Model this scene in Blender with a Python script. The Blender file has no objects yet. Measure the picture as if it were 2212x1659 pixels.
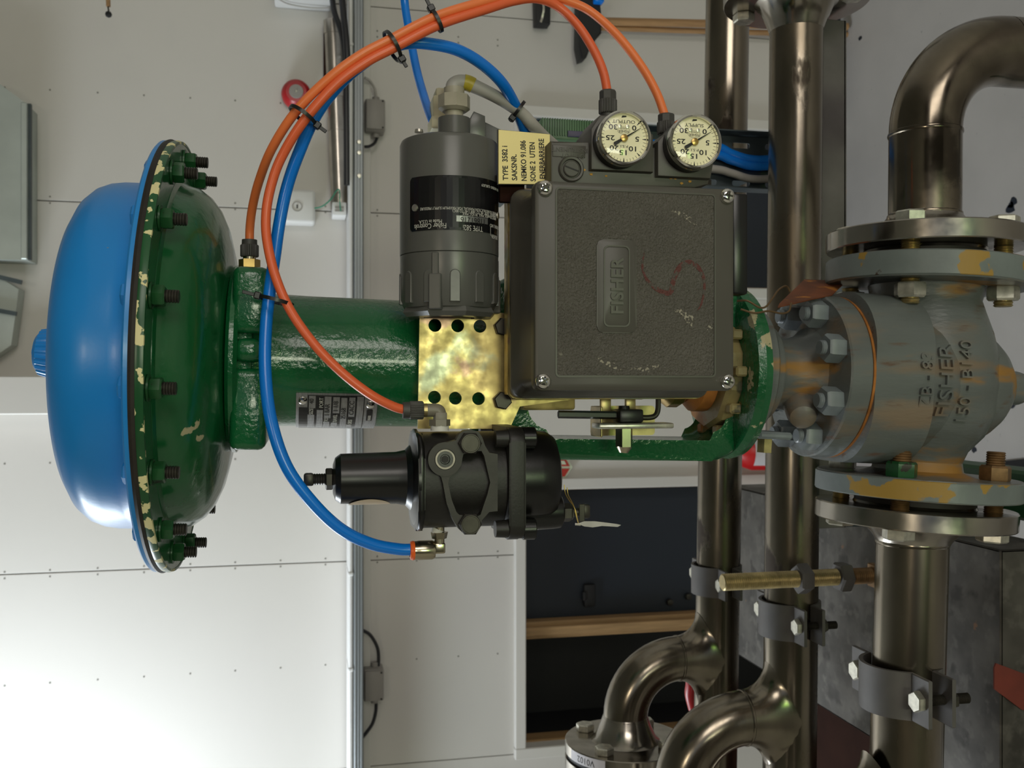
import bpy, bmesh, math, random
from mathutils import Vector, Matrix

random.seed(7)
SC = bpy.context.scene
COL = SC.collection
PI = math.pi

# ------------------------------------------------------------------ camera
# The picture is a portrait shot lying on its side: world up (+Z) is the picture's left, world right (+X) its top.
F = 2080.0                      # focal length in pixels of the 2212 x 1659 frame
CX, CY = 1106.0, 829.5
TILT = math.radians(12.2)
CT, ST = math.cos(TILT), math.sin(TILT)
CAM = Vector((0.0, 0.0, 1.80))
cd = bpy.data.cameras.new('camera')
cd.sensor_fit = 'HORIZONTAL'
cd.sensor_width = 36.0
cd.lens = F / 2212.0 * 36.0
cd.clip_start = 0.02
cd.dof.use_dof = True
cd.dof.focus_distance = 0.66
cd.dof.aperture_fstop = 22.0
cam = bpy.data.objects.new('camera', cd)
COL.objects.link(cam)
cam.matrix_world = Matrix(((0, 1, 0, CAM.x), (-ST, 0, -CT, CAM.y), (-CT, 0, ST, CAM.z), (0, 0, 0, 1)))
SC.camera = cam

# ------------------------------------------------------------------ world, daylight and fill light, exposure
wd = bpy.data.worlds.new('world')
SC.world = wd
wd.use_nodes = True
bg = wd.node_tree.nodes['Background']
bg.inputs[0].default_value = (0.62, 0.72, 0.85, 1)
bg.inputs[1].default_value = 0.35
SC.view_settings.view_transform = 'Standard'
SC.view_settings.look = 'None'
SC.view_settings.exposure = 0.0
SC.view_settings.gamma = 1.0
SC.view_settings.use_curve_mapping = False


def area(name, loc, direction, sx, sy, power, color):
    ld = bpy.data.lights.new(name, 'AREA')
    ld.shape = 'RECTANGLE'
    ld.size, ld.size_y = sx, sy
    ld.energy = power
    ld.color = color
    o = bpy.data.objects.new(name, ld)
    COL.objects.link(o)
    o.location = loc
    o.rotation_euler = Vector(direction).to_track_quat('-Z', 'Y').to_euler()
    return o


area('window_daylight', (-1.88, 2.30, 2.88), (1, 0.22, -0.55), 0.90, 0.9, 53.0, (0.86, 0.94, 1.0))
area('skylight', (0.10, -2.20, 3.55), (0, 1, -0.75), 0.40, 0.55, 14.0, (1.0, 0.88, 0.68))
area('door_daylight', (0.12, -2.55, 1.35), (0, 1, 0.06), 0.28, 0.8, 15.0, (0.97, 1.0, 0.76))
area('garden_daylight', (0.10, -2.54, 0.72), (0, 1, 0.15), 0.40, 0.22, 3.2, (0.50, 1.0, 0.18))
area('rear_right_fill', (1.55, -2.55, 1.75), (-0.30, 1, -0.05), 1.5, 1.7, 45.0, (1.0, 0.94, 0.86))  # added warm fill light; the rear wall has no opening here

# ------------------------------------------------------------------ helpers


def W(px, py, Y):
    """world point seen at picture position (px, py) on the upright plane at distance Y in front of the camera"""
    a = (px - CX) / F
    b = (CY - py) / F
    dx, dy, dz = b, CT - a * ST, -ST - a * CT
    s = Y / dy
    return CAM + Vector((dx * s, dy * s, dz * s))


def S(px, Y):
    """metres per pixel there"""
    return Y / (CT - (px - CX) / F * ST) / F


def T(x, y, z):
    return Matrix.Translation((x, y, z))


def frame(o, z, xh=(1, 0, 0)):
    """matrix with origin o, local z along z and local x near xh"""
    z = Vector(z).normalized()
    x = Vector(xh)
    x = x - z * x.dot(z)
    if x.length < 1e-6:
        x = Vector((0, 0, 1)) - z * z.z
    x.normalize()
    y = z.cross(x)
    o = Vector(o)
    return Matrix(((x.x, y.x, z.x, o.x), (x.y, y.y, z.y, o.y), (x.z, y.z, z.z, o.z), (0, 0, 0, 1)))


ID = Matrix.Identity(4)


class MB:
    """collects shapes; obj() turns the collection into one mesh object"""

    def __init__(self):
        self.bm = bmesh.new()

    def _poly(self, rings, M, closed_u=True, cap0=True, cap1=True):
        bm = self.bm
        vs = [[bm.verts.new(M @ Vector(p)) for p in r] for r in rings]
        n = len(rings[0])
        for a, b in zip(vs[:-1], vs[1:]):
            for i in range(n if closed_u else n - 1):
                j = (i + 1) % n
                f = (a[i], a[j], b[j], b[i])
                if len(set(f)) >= 3:
                    bm.faces.new(f)
        if cap0:
            bm.faces.new(list(reversed(vs[0])))
        if cap1:
            bm.faces.new(vs[-1])
        return vs

    def box(self, c, size, M=ID, bevel=0.0, seg=2):
        sx, sy, sz = size[0] / 2, size[1] / 2, size[2] / 2
        c = Vector(c)
        r = [[(c.x - sx, c.y - sy, z), (c.x + sx, c.y - sy, z), (c.x + sx, c.y + sy, z), (c.x - sx, c.y + sy, z)]
             for z in (c.z - sz, c.z + sz)]
        vs = self._poly(r, M)
        if bevel > 0:
            vset = set(vs[0] + vs[1])
            es = [e for e in self.bm.edges if e.verts[0] in vset and e.verts[1] in vset]
            bmesh.ops.bevel(self.bm, geom=es, offset=bevel, segments=seg, profile=0.5, affect='EDGES', clamp_overlap=True)
        return self

    def prism(self, poly, z0, z1, M=ID, bevel=0.0, seg=2, ends='both'):
        a = sum(poly[i][0] * poly[(i + 1) % len(poly)][1] - poly[(i + 1) % len(poly)][0] * poly[i][1] for i in range(len(poly)))
        if a < 0:
            poly = list(reversed(poly))
        vs = self._poly([[(x, y, z0) for x, y in poly], [(x, y, z1) for x, y in poly]], M)
        if bevel > 0:
            rings = []
            if ends in ('both', 'low'):
                rings.append(vs[0])
            if ends in ('both', 'high'):
                rings.append(vs[1])
            es = []
            for r in rings:
                rs = set(r)
                es += [e for e in self.bm.edges if e.verts[0] in rs and e.verts[1] in rs]
            bmesh.ops.bevel(self.bm, geom=es, offset=bevel, segments=seg, profile=0.5, affect='EDGES', clamp_overlap=True)
        return self

    def cyl(self, p0, p1, r0, r1=None, n=24):
        r1 = r0 if r1 is None else r1
        p0, p1 = Vector(p0), Vector(p1)
        M = frame(p0, p1 - p0)
        h = (p1 - p0).length
        self._poly([[(r * math.cos(2 * PI * i / n), r * math.sin(2 * PI * i / n), z) for i in range(n)]
                    for r, z in ((r0, 0), (r1, h))], M)
        return self

    def lathe(self, prof, M=ID, n=48, closed=False, a0=0.0):
        """prof: list of (radius, height) turned about local z; r = 0 closes to a point"""
        bm = self.bm
        prev = None
        first = None
        for r, z in prof:
            if r <= 1e-7:
                cur = [bm.verts.new(M @ Vector((0, 0, z)))]
            else:
                cur = [bm.verts.new(M @ Vector((r * math.cos(a0 + 2 * PI * i / n), r * math.sin(a0 + 2 * PI * i / n), z))) for i in range(n)]
            if first is None:
                first = cur
            if prev is not None:
                self._bridge(prev, cur, n)
            prev = cur
        if closed:
            self._bridge(prev, first, n)
        return self

    def _bridge(self, a, b, n):
        bm = self.bm
        for i in range(n):
            j = (i + 1) % n
            if len(a) == 1 and len(b) == 1:
                return
            if len(a) == 1:
                bm.faces.new((a[0], b[j], b[i]))
            elif len(b) == 1:
                bm.faces.new((a[i], a[j], b[0]))
            else:
                bm.faces.new((a[i], a[j], b[j], b[i]))

    def tube(self, pts, r, n=14, smooth=True, res=8, radii=None, cap=True):
        pts = [Vector(p) for p in pts]
        if smooth:
            pts, radii = catmull(pts, res, radii)
        k = len(pts)
        tang = []
        for i in range(k):
            t = pts[min(i + 1, k - 1)] - pts[max(i - 1, 0)]
            tang.append(t.normalized())
        up = Vector((0, 0, 1)) if abs(tang[0].z) < 0.9 else Vector((1, 0, 0))
        nrm = (up - tang[0] * up.dot(tang[0])).normalized()
        rings = []
        for i in range(k):
            nrm = (nrm - tang[i] * nrm.dot(tang[i])).normalized()
            bi = tang[i].cross(nrm)
            rr = radii[i] if radii else r
            rings.append([pts[i] + (nrm * math.cos(2 * PI * j / n) + bi * math.sin(2 * PI * j / n)) * rr for j in range(n)])
        self._poly(rings, ID, cap0=cap, cap1=cap)
        return self

    def ribbon(self, pts, w, h, nrm, n=None, smooth=True, res=6):
        """flat strip of width w and thickness h along pts; nrm is the face normal"""
        pts = [Vector(p) for p in pts]
        if smooth:
            pts, _ = catmull(pts, res, None)
        nrm = Vector(nrm).normalized()
        rings = []
        for i in range(len(pts)):
            t = (pts[min(i + 1, len(pts) - 1)] - pts[max(i - 1, 0)]).normalized()
            s = t.cross(nrm).normalized()
            ww = w[i * len(w) // len(pts)] if isinstance(w, (list, tuple)) else w
            a, b = pts[i] - s * ww / 2, pts[i] + s * ww / 2
            rings.append([a, b, b + nrm * h, a + nrm * h])
        self._poly(rings, ID)
        return self

    def mesh(self, me, M=ID):
        t = bmesh.new()
        t.from_mesh(me)
        bmesh.ops.transform(t, matrix=M, verts=t.verts)
        tmp = bpy.data.meshes.new('tmp')
        t.to_mesh(tmp)
        t.free()
        self.bm.from_mesh(tmp)
        bpy.data.meshes.remove(tmp)
        return self

    def bend(self, r, M):
        """wraps what has been collected (x = along arc, y = along axis, z = outwards) on a cylinder of radius r, then places it by M"""
        for v in self.bm.verts:
            x, y, z = v.co
            a = x / r
            v.co = M @ Vector(((r + z) * math.sin(a), y, (r + z) * math.cos(a)))
        return self

    def xform(self, M):
        bmesh.ops.transform(self.bm, matrix=M, verts=self.bm.verts)
        return self


def catmull(pts, res, radii=None):
    out, rad = [], []
    k = len(pts)
    for i in range(k - 1):
        p0, p1, p2, p3 = pts[max(i - 1, 0)], pts[i], pts[i + 1], pts[min(i + 2, k - 1)]
        if i == 0:
            p0 = p1 * 2 - p2
        if i == k - 2:
            p3 = p2 * 2 - p1
        for j in range(res):
            t = j / res
            t2, t3 = t * t, t * t * t
            out.append(0.5 * ((2 * p1) + (p2 - p0) * t + (2 * p0 - 5 * p1 + 4 * p2 - p3) * t2 + (3 * p1 - p0 - 3 * p2 + p3) * t3))
            if radii:
                rad.append(radii[i] * (1 - t) + radii[i + 1] * t)
    out.append(pts[-1])
    if radii:
        rad.append(radii[-1])
    return out, (rad if radii else None)


MW = {}          # world matrix of everything made, by object


def finish(bm, name, angle):
    bmesh.ops.recalc_face_normals(bm, faces=bm.faces)
    lim = math.radians(angle)
    for f in bm.faces:
        f.smooth = True
    for e in bm.edges:
        if len(e.link_faces) != 2 or e.calc_face_angle(0) > lim:
            e.smooth = False
    me = bpy.data.meshes.new(name)
    bm.to_mesh(me)
    bm.free()
    return me


def meta(o, label=None, cat=None, group=None, kind=None):
    for k, v in (('label', label), ('category', cat), ('group', group), ('kind', kind)):
        if v:
            o[k] = v
    return o


def thing(name, M, label, cat, group=None):
    if not isinstance(M, Matrix):
        M = Matrix.Translation(Vector(M))
    o = bpy.data.objects.new(name, None)
    o.empty_display_size = 0.02
    COL.objects.link(o)
    o.matrix_world = M
    MW[o] = M.copy()
    return meta(o, label, cat, group)


def obj(name, mb, mat, parent=None, label=None, cat=None, group=None, kind=None, angle=32):
    """one mesh object; the collected shapes are in world coordinates"""
    bm = mb.bm
    if parent is None:
        lo = [min(v.co[i] for v in bm.verts) for i in range(3)]
        hi = [max(v.co[i] for v in bm.verts) for i in range(3)]
        M = Matrix.Translation(((lo[0] + hi[0]) / 2, (lo[1] + hi[1]) / 2, lo[2]))
    else:
        M = MW[parent]
    bmesh.ops.transform(bm, matrix=M.inverted(), verts=bm.verts)
    me = finish(bm, name, angle)
    if isinstance(mat, (list, tuple)):
        for m in mat:
            me.materials.append(m)
    else:
        me.materials.append(mat)
    o = bpy.data.objects.new(name, me)
    COL.objects.link(o)
    if parent is not None:
        o.parent = parent
    else:
        o.matrix_world = M
    MW[o] = M.copy()
    return meta(o, label, cat, group, kind)


def proto(mb, mat, name='proto', angle=32):
    me = finish(mb.bm, name, angle)
    me.materials.append(mat)
    return me


def inst(name, me, parent, M, label=None, cat=None, group=None, kind=None, mat=None):
    """an object sharing mesh data, at world matrix M"""
    o = bpy.data.objects.new(name, me)
    COL.objects.link(o)
    if parent is not None:
        o.parent = parent
        o.matrix_local = MW[parent].inverted() @ M
    else:
        o.matrix_world = M
    MW[o] = M.copy()
    if mat:
        o.material_slots[0].link = 'OBJECT'
        o.material_slots[0].material = mat
    return meta(o, label, cat, group, kind)


def text(s, size, extrude=0.0, align='LEFT', sx=1.0, spacing=1.0, bold=0.0):
    cu = bpy.data.curves.new('lettering', 'FONT')
    cu.body = s
    cu.size = size
    cu.align_x = align
    cu.extrude = extrude
    cu.offset = bold
    cu.resolution_u = 3
    cu.space_character = spacing
    o = bpy.data.objects.new('lettering', cu)
    COL.objects.link(o)
    dg = bpy.context.evaluated_depsgraph_get()
    me = bpy.data.meshes.new_from_object(o.evaluated_get(dg))
    bpy.data.objects.remove(o)
    bpy.data.curves.remove(cu)
    for v in me.vertices:
        v.co.x *= sx
    return me


def sheet(outer, holes, depth):
    """flat plate with holes: mesh in local xy, thickness along z (centred)"""
    cu = bpy.data.curves.new('plate', 'CURVE')
    cu.dimensions = '2D'
    cu.fill_mode = 'BOTH'
    cu.extrude = depth / 2
    for poly in [outer] + holes:
        sp = cu.splines.new('POLY')
        sp.points.add(len(poly) - 1)
        for p, (x, y) in zip(sp.points, poly):
            p.co = (x, y, 0, 1)
        sp.use_cyclic_u = True
    o = bpy.data.objects.new('plate', cu)
    COL.objects.link(o)
    dg = bpy.context.evaluated_depsgraph_get()
    me = bpy.data.meshes.new_from_object(o.evaluated_get(dg))
    bpy.data.objects.remove(o)
    bpy.data.curves.remove(cu)
    return me


def rrect(cx, cy, w, h, r, n=5):
    pts = []
    for sx, sy, a in ((1, 1, 0), (-1, 1, 90), (-1, -1, 180), (1, -1, 270)):
        for i in range(n + 1):
            t = math.radians(a + 90 * i / n)
            pts.append((cx + sx * (w / 2 - r) + r * math.cos(t), cy + sy * (h / 2 - r) + r * math.sin(t)))
    return pts


def circ(cx, cy, r, n=24):
    return [(cx + r * math.cos(2 * PI * i / n), cy + r * math.sin(2 * PI * i / n)) for i in range(n)]


def upright(Y):
    """local x = world x, local y = world z, local z towards the camera, at distance Y"""
    return Matrix(((1, 0, 0, 0), (0, 0, -1, Y), (0, 1, 0, 0), (0, 0, 0, 1)))


def xz(px, py, Y):
    w = W(px, py, Y)
    return (w.x, w.z)


# ------------------------------------------------------------------ materials
def M_(name, color, rough=0.5, metal=0.0, var=None, patch=None, bump=None, spec=0.5, coat=0.0, grain=None, stretch=None):
    """var=(scale, amount) shifts brightness; patch=[(color2, scale, threshold, softness, rough2, metal2)...] flakes and stains;
    bump=(scale, strength, distance); stretch=(x,y,z) scale of the noise space"""
    m = bpy.data.materials.new(name)
    m.use_nodes = True
    nt = m.node_tree
    nd, lk = nt.nodes, nt.links
    b = nd['Principled BSDF']
    b.inputs['Base Color'].default_value = (*color, 1)
    b.inputs['Roughness'].default_value = rough
    b.inputs['Metallic'].default_value = metal
    b.inputs['Specular IOR Level'].default_value = spec
    b.inputs['Coat Weight'].default_value = coat
    b.inputs['Coat Roughness'].default_value = 0.08
    tc = nd.new('ShaderNodeTexCoord')
    src = tc.outputs['Object']
    if stretch:
        mp = nd.new('ShaderNodeMapping')
        mp.inputs['Scale'].default_value = stretch
        lk.new(src, mp.inputs['Vector'])
        src = mp.outputs['Vector']

    def noise(scale, detail=4.0, off=0.0):
        n = nd.new('ShaderNodeTexNoise')
        n.inputs['Scale'].default_value = scale
        n.inputs['Detail'].default_value = detail
        if off:
            mp2 = nd.new('ShaderNodeMapping')
            mp2.inputs['Location'].default_value = (off, off * 1.7, -off)
            lk.new(src, mp2.inputs['Vector'])
            lk.new(mp2.outputs['Vector'], n.inputs['Vector'])
        else:
            lk.new(src, n.inputs['Vector'])
        return n.outputs['Fac']

    col = None
    if var:
        n = noise(var[0], 5.0)
        r = nd.new('ShaderNodeMapRange')
        r.inputs['From Min'].default_value = 0.3
        r.inputs['From Max'].default_value = 0.7
        r.inputs['To Min'].default_value = 1 - var[1]
        r.inputs['To Max'].default_value = 1 + var[1]
        lk.new(n, r.inputs['Value'])
        mx = nd.new('ShaderNodeMix')
        mx.data_type = 'RGBA'
        mx.blend_type = 'MULTIPLY'
        mx.inputs['Factor'].default_value = 1.0
        mx.inputs['A'].default_value = (*color, 1)
        lk.new(r.outputs['Result'], mx.inputs['B'])
        col = mx.outputs['Result']
    if patch:
        rsock, msock = None, None
        for i, (c2, scale, th, soft, r2, m2) in enumerate(patch):
            n = noise(scale, 6.0, 3.1 + 5.3 * i)
            r = nd.new('ShaderNodeMapRange')
            r.interpolation_type = 'SMOOTHSTEP'
            r.inputs['From Min'].default_value = th
            r.inputs['From Max'].default_value = th + soft
            lk.new(n, r.inputs['Value'])
            mx = nd.new('ShaderNodeMix')
            mx.data_type = 'RGBA'
            lk.new(r.outputs['Result'], mx.inputs['Factor'])
            if col is None:
                mx.inputs['A'].default_value = (*color, 1)
            else:
                lk.new(col, mx.inputs['A'])
            mx.inputs['B'].default_value = (*c2, 1)
            col = mx.outputs['Result']
            for key, val, base in (('Roughness', r2, rough), ('Metallic', m2, metal)):
                fm = nd.new('ShaderNodeMix')
                fm.data_type = 'FLOAT'
                lk.new(r.outputs['Result'], fm.inputs['Factor'])
                prev = rsock if key == 'Roughness' else msock
                if prev is None:
                    fm.inputs['A'].default_value = base
                else:
                    lk.new(prev, fm.inputs['A'])
                fm.inputs['B'].default_value = val
                if key == 'Roughness':
                    rsock = fm.outputs['Result']
                else:
                    msock = fm.outputs['Result']
        lk.new(rsock, b.inputs['Roughness'])
        lk.new(msock, b.inputs['Metallic'])
    if col is not None:
        lk.new(col, b.inputs['Base Color'])
    if grain:                                   # roughness variation
        n = noise(grain[0], 5.0, 9.7)
        r = nd.new('ShaderNodeMapRange')
        r.inputs['From Min'].default_value = 0.35
        r.inputs['From Max'].default_value = 0.65
        r.inputs['To Min'].default_value = max(0.02, rough - grain[1])
        r.inputs['To Max'].default_value = rough + grain[1]
        lk.new(n, r.inputs['Value'])
        lk.new(r.outputs['Result'], b.inputs['Roughness'])
    if bump:
        n = noise(bump[0], 3.0, 1.3)
        bp = nd.new('ShaderNodeBump')
        bp.inputs['Strength'].default_value = bump[1]
        bp.inputs['Distance'].default_value = bump[2]
        lk.new(n, bp.inputs['Height'])
        lk.new(bp.outputs['Normal'], b.inputs['Normal'])
    return m


CREAM = (0.42, 0.37, 0.22)
m_wall = M_('wall_paint', (0.66, 0.635, 0.60), 0.6, var=(1.2, 0.03))
m_trim = M_('trim_paint', (0.68, 0.66, 0.62), 0.5)
m_floor = M_('floor_paint', (0.42, 0.40, 0.385), 0.55, var=(6, 0.05), patch=[((0.12, 0.12, 0.13), 46, 0.72, 0.02, 0.6, 0)])
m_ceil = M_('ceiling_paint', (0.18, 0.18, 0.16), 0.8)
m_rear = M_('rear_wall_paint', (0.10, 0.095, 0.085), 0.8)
m_navy = M_('navy_door_paint', (0.012, 0.017, 0.028), 0.5)
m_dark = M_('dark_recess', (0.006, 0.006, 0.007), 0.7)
m_wood = M_('pine_wood', (0.36, 0.22, 0.10), 0.55, var=(8, 0.2), stretch=(12, 12, 1))
m_broomw = M_('broom_handle_wood', (0.38, 0.22, 0.10), 0.5, var=(9, 0.2), stretch=(8, 8, 1))
m_blue = M_('blue_paint', (0.010, 0.225, 0.640), 0.31, var=(7, 0.10), coat=0.04, bump=(420, 0.06, 0.0006),
            patch=[((0.25, 0.22, 0.14), 34, 0.79, 0.006, 0.6, 0)], grain=None)
m_green = M_('green_paint', (0.006, 0.092, 0.026), 0.22, var=(9, 0.25), coat=0.3, bump=(170, 0.16, 0.002),
             patch=[(CREAM, 26, 0.735, 0.008, 0.6, 0)])
m_green_rough = M_('green_cast_paint', (0.006, 0.098, 0.030), 0.20, var=(12, 0.25), coat=0.3, bump=(260, 0.30, 0.0022),
                   patch=[(CREAM, 34, 0.745, 0.008, 0.6, 0)])
m_green_edge = M_('green_edge_paint', (0.008, 0.075, 0.022), 0.3, var=(12, 0.3),
                  patch=[((0.78, 0.70, 0.38), 75, 0.535, 0.012, 0.6, 0)])
m_green_worn = M_('worn_green_cast_paint', (0.006, 0.098, 0.030), 0.25, var=(12, 0.25), coat=0.2, bump=(200, 0.35, 0.003),
                  patch=[(CREAM, 42, 0.615, 0.012, 0.6, 0), ((0.20, 0.085, 0.02), 30, 0.66, 0.04, 0.6, 0)])
m_green_nut = M_('green_nut_paint', (0.012, 0.075, 0.022), 0.3, var=(60, 0.3), patch=[((0.02, 0.015, 0.012), 150, 0.58, 0.02, 0.4, 0.3)])
m_gasket = M_('black_gasket', (0.016, 0.012, 0.009), 0.6, var=(60, 0.4))
m_stud = M_('dark_stud_steel', (0.055, 0.05, 0.042), 0.4, metal=0.7, var=(80, 0.3))
m_valve = M_('grey_valve_paint', (0.118, 0.131, 0.128), 0.36, var=(14, 0.16), bump=(150, 0.18, 0.002),
             stretch=(2.2, 1.2, 0.5),
             patch=[((0.19, 0.14, 0.095), 17, 0.50, 0.20, 0.5, 0), ((0.30, 0.15, 0.03), 15, 0.60, 0.10, 0.6, 0), ((0.11, 0.065, 0.04), 48, 0.60, 0.14, 0.7, 0)])
m_valve_edge = M_('grey_flange_paint', (0.155, 0.180, 0.178), 0.38, var=(14, 0.2), bump=(120, 0.12, 0.002),
                  patch=[((0.33, 0.20, 0.035), 17, 0.57, 0.015, 0.55, 0), ((0.05, 0.03, 0.02), 60, 0.70, 0.03, 0.7, 0)])
m_valve_nut = M_('grey_nut_paint', (0.165, 0.19, 0.205), 0.36, var=(70, 0.15), patch=[((0.22, 0.11, 0.04), 40, 0.62, 0.04, 0.6, 0)])
m_rust = M_('orange_rust', (0.33, 0.12, 0.02), 0.8, var=(60, 0.4))
m_steel = M_('stainless_pipe', (0.25, 0.218, 0.172), 0.21, metal=1.0, var=(9, 0.28), bump=(30, 0.05, 0.002), stretch=(1, 3, 3),
             patch=[((0.20, 0.165, 0.12), 5, 0.52, 0.12, 0.32, 1.0), ((0.055, 0.042, 0.032), 7, 0.63, 0.05, 0.5, 0.8)])
m_steel_dark = M_('heat_tinted_pipe', (0.20, 0.17, 0.13), 0.20, metal=1.0, var=(16, 0.45), grain=(22, 0.10), bump=(26, 0.06, 0.002),
                  patch=[((0.05, 0.04, 0.03), 13, 0.60, 0.08, 0.5, 0.8)])
m_machined = M_('machined_steel', (0.38, 0.35, 0.305), 0.20, metal=1.0, var=(30, 0.12), grain=(50, 0.06))
m_zinc = M_('zinc_bolt', (0.62, 0.60, 0.52), 0.32, metal=0.85, var=(150, 0.25))
m_zincy = M_('yellow_zinc', (0.42, 0.33, 0.16), 0.36, metal=0.8, var=(70, 0.35))
m_rustbolt = M_('rusty_bolt', (0.20, 0.115, 0.05), 0.5, metal=0.5, var=(90, 0.4))
m_galv = M_('galvanised_sheet', (0.085, 0.078, 0.070), 0.5, metal=0.5, var=(22, 0.35), grain=(16, 0.12),
            patch=[((0.125, 0.115, 0.103), 48, 0.50, 0.16, 0.44, 0.55), ((0.05, 0.045, 0.04), 26, 0.56, 0.12, 0.55, 0.5), ((0.20, 0.10, 0.05), 30, 0.72, 0.05, 0.6, 0.1)])
m_conduit = M_('galvanised_conduit', (0.50, 0.46, 0.41), 0.27, metal=0.95, var=(20, 0.15))
m_galvl = M_('galvanised_duct', (0.42, 0.46, 0.43), 0.45, metal=0.5, var=(8, 0.10))
m_clamp = M_('grey_clamp', (0.12, 0.112, 0.108), 0.55, metal=0.35, var=(30, 0.15), patch=[((0.33, 0.14, 0.03), 32, 0.70, 0.02, 0.6, 0)])
m_brown = M_('brown_primer', (0.030, 0.012, 0.008), 0.9, var=(12, 0.3), spec=0.1)
m_black = M_('black_paint', (0.0045, 0.0043, 0.0042), 0.30, spec=0.5, bump=(900, 0.05, 0.0004))
m_black_cast = M_('black_cast', (0.014, 0.0128, 0.0112), 0.44, spec=0.4, var=(40, 0.2), bump=(500, 0.14, 0.0006))
m_black_plate = M_('black_worn_face', (0.036, 0.033, 0.029), 0.48, metal=0.2, var=(50, 0.25), bump=(500, 0.10, 0.0005))
m_rubber = M_('black_rubber', (0.008, 0.008, 0.009), 0.6)
m_nylon = M_('black_nylon', (0.010, 0.010, 0.011), 0.35)
m_cover = M_('dark_grey_cover', (0.074, 0.069, 0.057), 0.42, var=(20, 0.06))
m_pebble = M_('pebbled_cover', (0.088, 0.081, 0.067), 0.36, var=(30, 0.12), bump=(640, 0.75, 0.0030),
              patch=[((0.40, 0.37, 0.30), 21, 0.765, 0.03, 0.6, 0)])
m_badge = M_('smooth_badge', (0.072, 0.067, 0.056), 0.40)
m_scuff = M_('pale_scuff', (0.088, 0.081, 0.067), 0.5, bump=(640, 0.75, 0.0030), patch=[((0.36, 0.33, 0.26), 520, 0.50, 0.08, 0.6, 0)])
m_redmark = M_('red_marker', (0.115, 0.036, 0.030), 0.6, bump=(640, 0.75, 0.003), patch=[((0.088, 0.075, 0.062), 260, 0.48, 0.10, 0.5, 0)])
m_trans = M_('grey_enamel', (0.098, 0.098, 0.091), 0.30, var=(12, 0.05), bump=(260, 0.05, 0.0008),
             patch=[((0.50, 0.45, 0.38), 95, 0.83, 0.006, 0.6, 0)])
m_plate_black = M_('black_nameplate', (0.006, 0.006, 0.007), 0.22)
m_ink_white = M_('white_ink', (0.55, 0.54, 0.50), 0.5)
m_ink = M_('black_ink', (0.012, 0.011, 0.010), 0.6)
m_redink = M_('red_ink', (0.45, 0.03, 0.02), 0.5)
m_alu = M_('brushed_aluminium', (0.33, 0.33, 0.335), 0.38, metal=0.8, var=(120, 0.25), stretch=(1, 1, 14))
m_yellow_plate = M_('yellow_engraved_plate', (0.95, 0.79, 0.33), 0.45, var=(30, 0.04))
m_chromate = M_('yellow_chromate', (0.47, 0.37, 0.15), 0.40, metal=0.85, var=(60, 0.30), grain=(90, 0.10),
                patch=[((0.42, 0.27, 0.19), 40, 0.56, 0.10, 0.42, 0.85), ((0.38, 0.40, 0.27), 26, 0.52, 0.14, 0.34, 0.9)])
m_chrome = M_('chrome', (0.75, 0.73, 0.68), 0.08, metal=1.0)
m_brass = M_('brass', (0.50, 0.34, 0.12), 0.3, metal=0.9, var=(60, 0.2))
m_nickel = M_('nickel_brass', (0.50, 0.44, 0.32), 0.22, metal=1.0, var=(60, 0.15))
m_dial = M_('cream_dial', (1.0, 0.94, 0.66), 0.45)
m_pale_ring = M_('pale_worn_ring', (0.40, 0.37, 0.31), 0.45, metal=0.3, var=(120, 0.3))
m_fit = M_('grey_fitting', (0.055, 0.052, 0.048), 0.5, var=(60, 0.15))
m_fit_light = M_('light_grey_fitting', (0.20, 0.18, 0.14), 0.42, var=(50, 0.15))
m_ptfe = M_('white_tape', (0.72, 0.70, 0.66), 0.5)
m_orange = M_('orange_tube', (0.88, 0.21, 0.060), 0.34, var=(4, 0.06))
m_red_tube = M_('red_orange_tube', (0.80, 0.135, 0.045), 0.34, var=(4, 0.06))
m_bluetube = M_('blue_tube', (0.004, 0.190, 0.740), 0.24, var=(4, 0.06))
m_oring = M_('orange_ring', (0.85, 0.13, 0.02), 0.35)
m_cream = M_('cream_plastic', (0.52, 0.48, 0.32), 0.45, var=(40, 0.1))
m_gland = M_('stained_white_plastic', (0.34, 0.31, 0.24), 0.45, var=(34, 0.3))
m_white = M_('white_plastic', (0.72, 0.72, 0.71), 0.4)
m_greybox = M_('grey_plastic', (0.30, 0.28, 0.26), 0.5)
m_cable_grey = M_('grey_cable', (0.42, 0.40, 0.37), 0.5, var=(14, 0.12))
m_yellow_tape = M_('yellow_tape', (0.48, 0.38, 0.03), 0.4, var=(120, 0.2))
m_cable_black = M_('black_cable', (0.015, 0.015, 0.018), 0.4)
m_alarm_red = M_('red_alarm', (0.42, 0.008, 0.014), 0.35)
m_ext_red = M_('red_cylinder_paint', (0.50, 0.012, 0.014), 0.35)
m_grn_wire = M_('green_wire', (0.03, 0.25, 0.15), 0.4)
m_greenrib = M_('green_ribbed_plastic', (0.075, 0.16, 0.075), 0.4, var=(20, 0.2))
m_purple = M_('purple_label', (0.06, 0.05, 0.11), 0.5)
m_tray = M_('painted_tray', (0.060, 0.078, 0.085), 0.45, metal=0.4, var=(20, 0.2))
m_railalu = M_('aluminium_rail', (0.27, 0.29, 0.30), 0.4, metal=0.5)
m_tag = M_('rusty_tag', (0.16, 0.045, 0.014), 0.55, var=(40, 0.4), patch=[((0.38, 0.14, 0.02), 30, 0.60, 0.05, 0.6, 0)])
m_wire = M_('copper_wire', (0.16, 0.10, 0.05), 0.5, metal=0.6)
m_whitetag = M_('frayed_white_tag', (0.50, 0.49, 0.46), 0.6, var=(60, 0.2))
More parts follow.
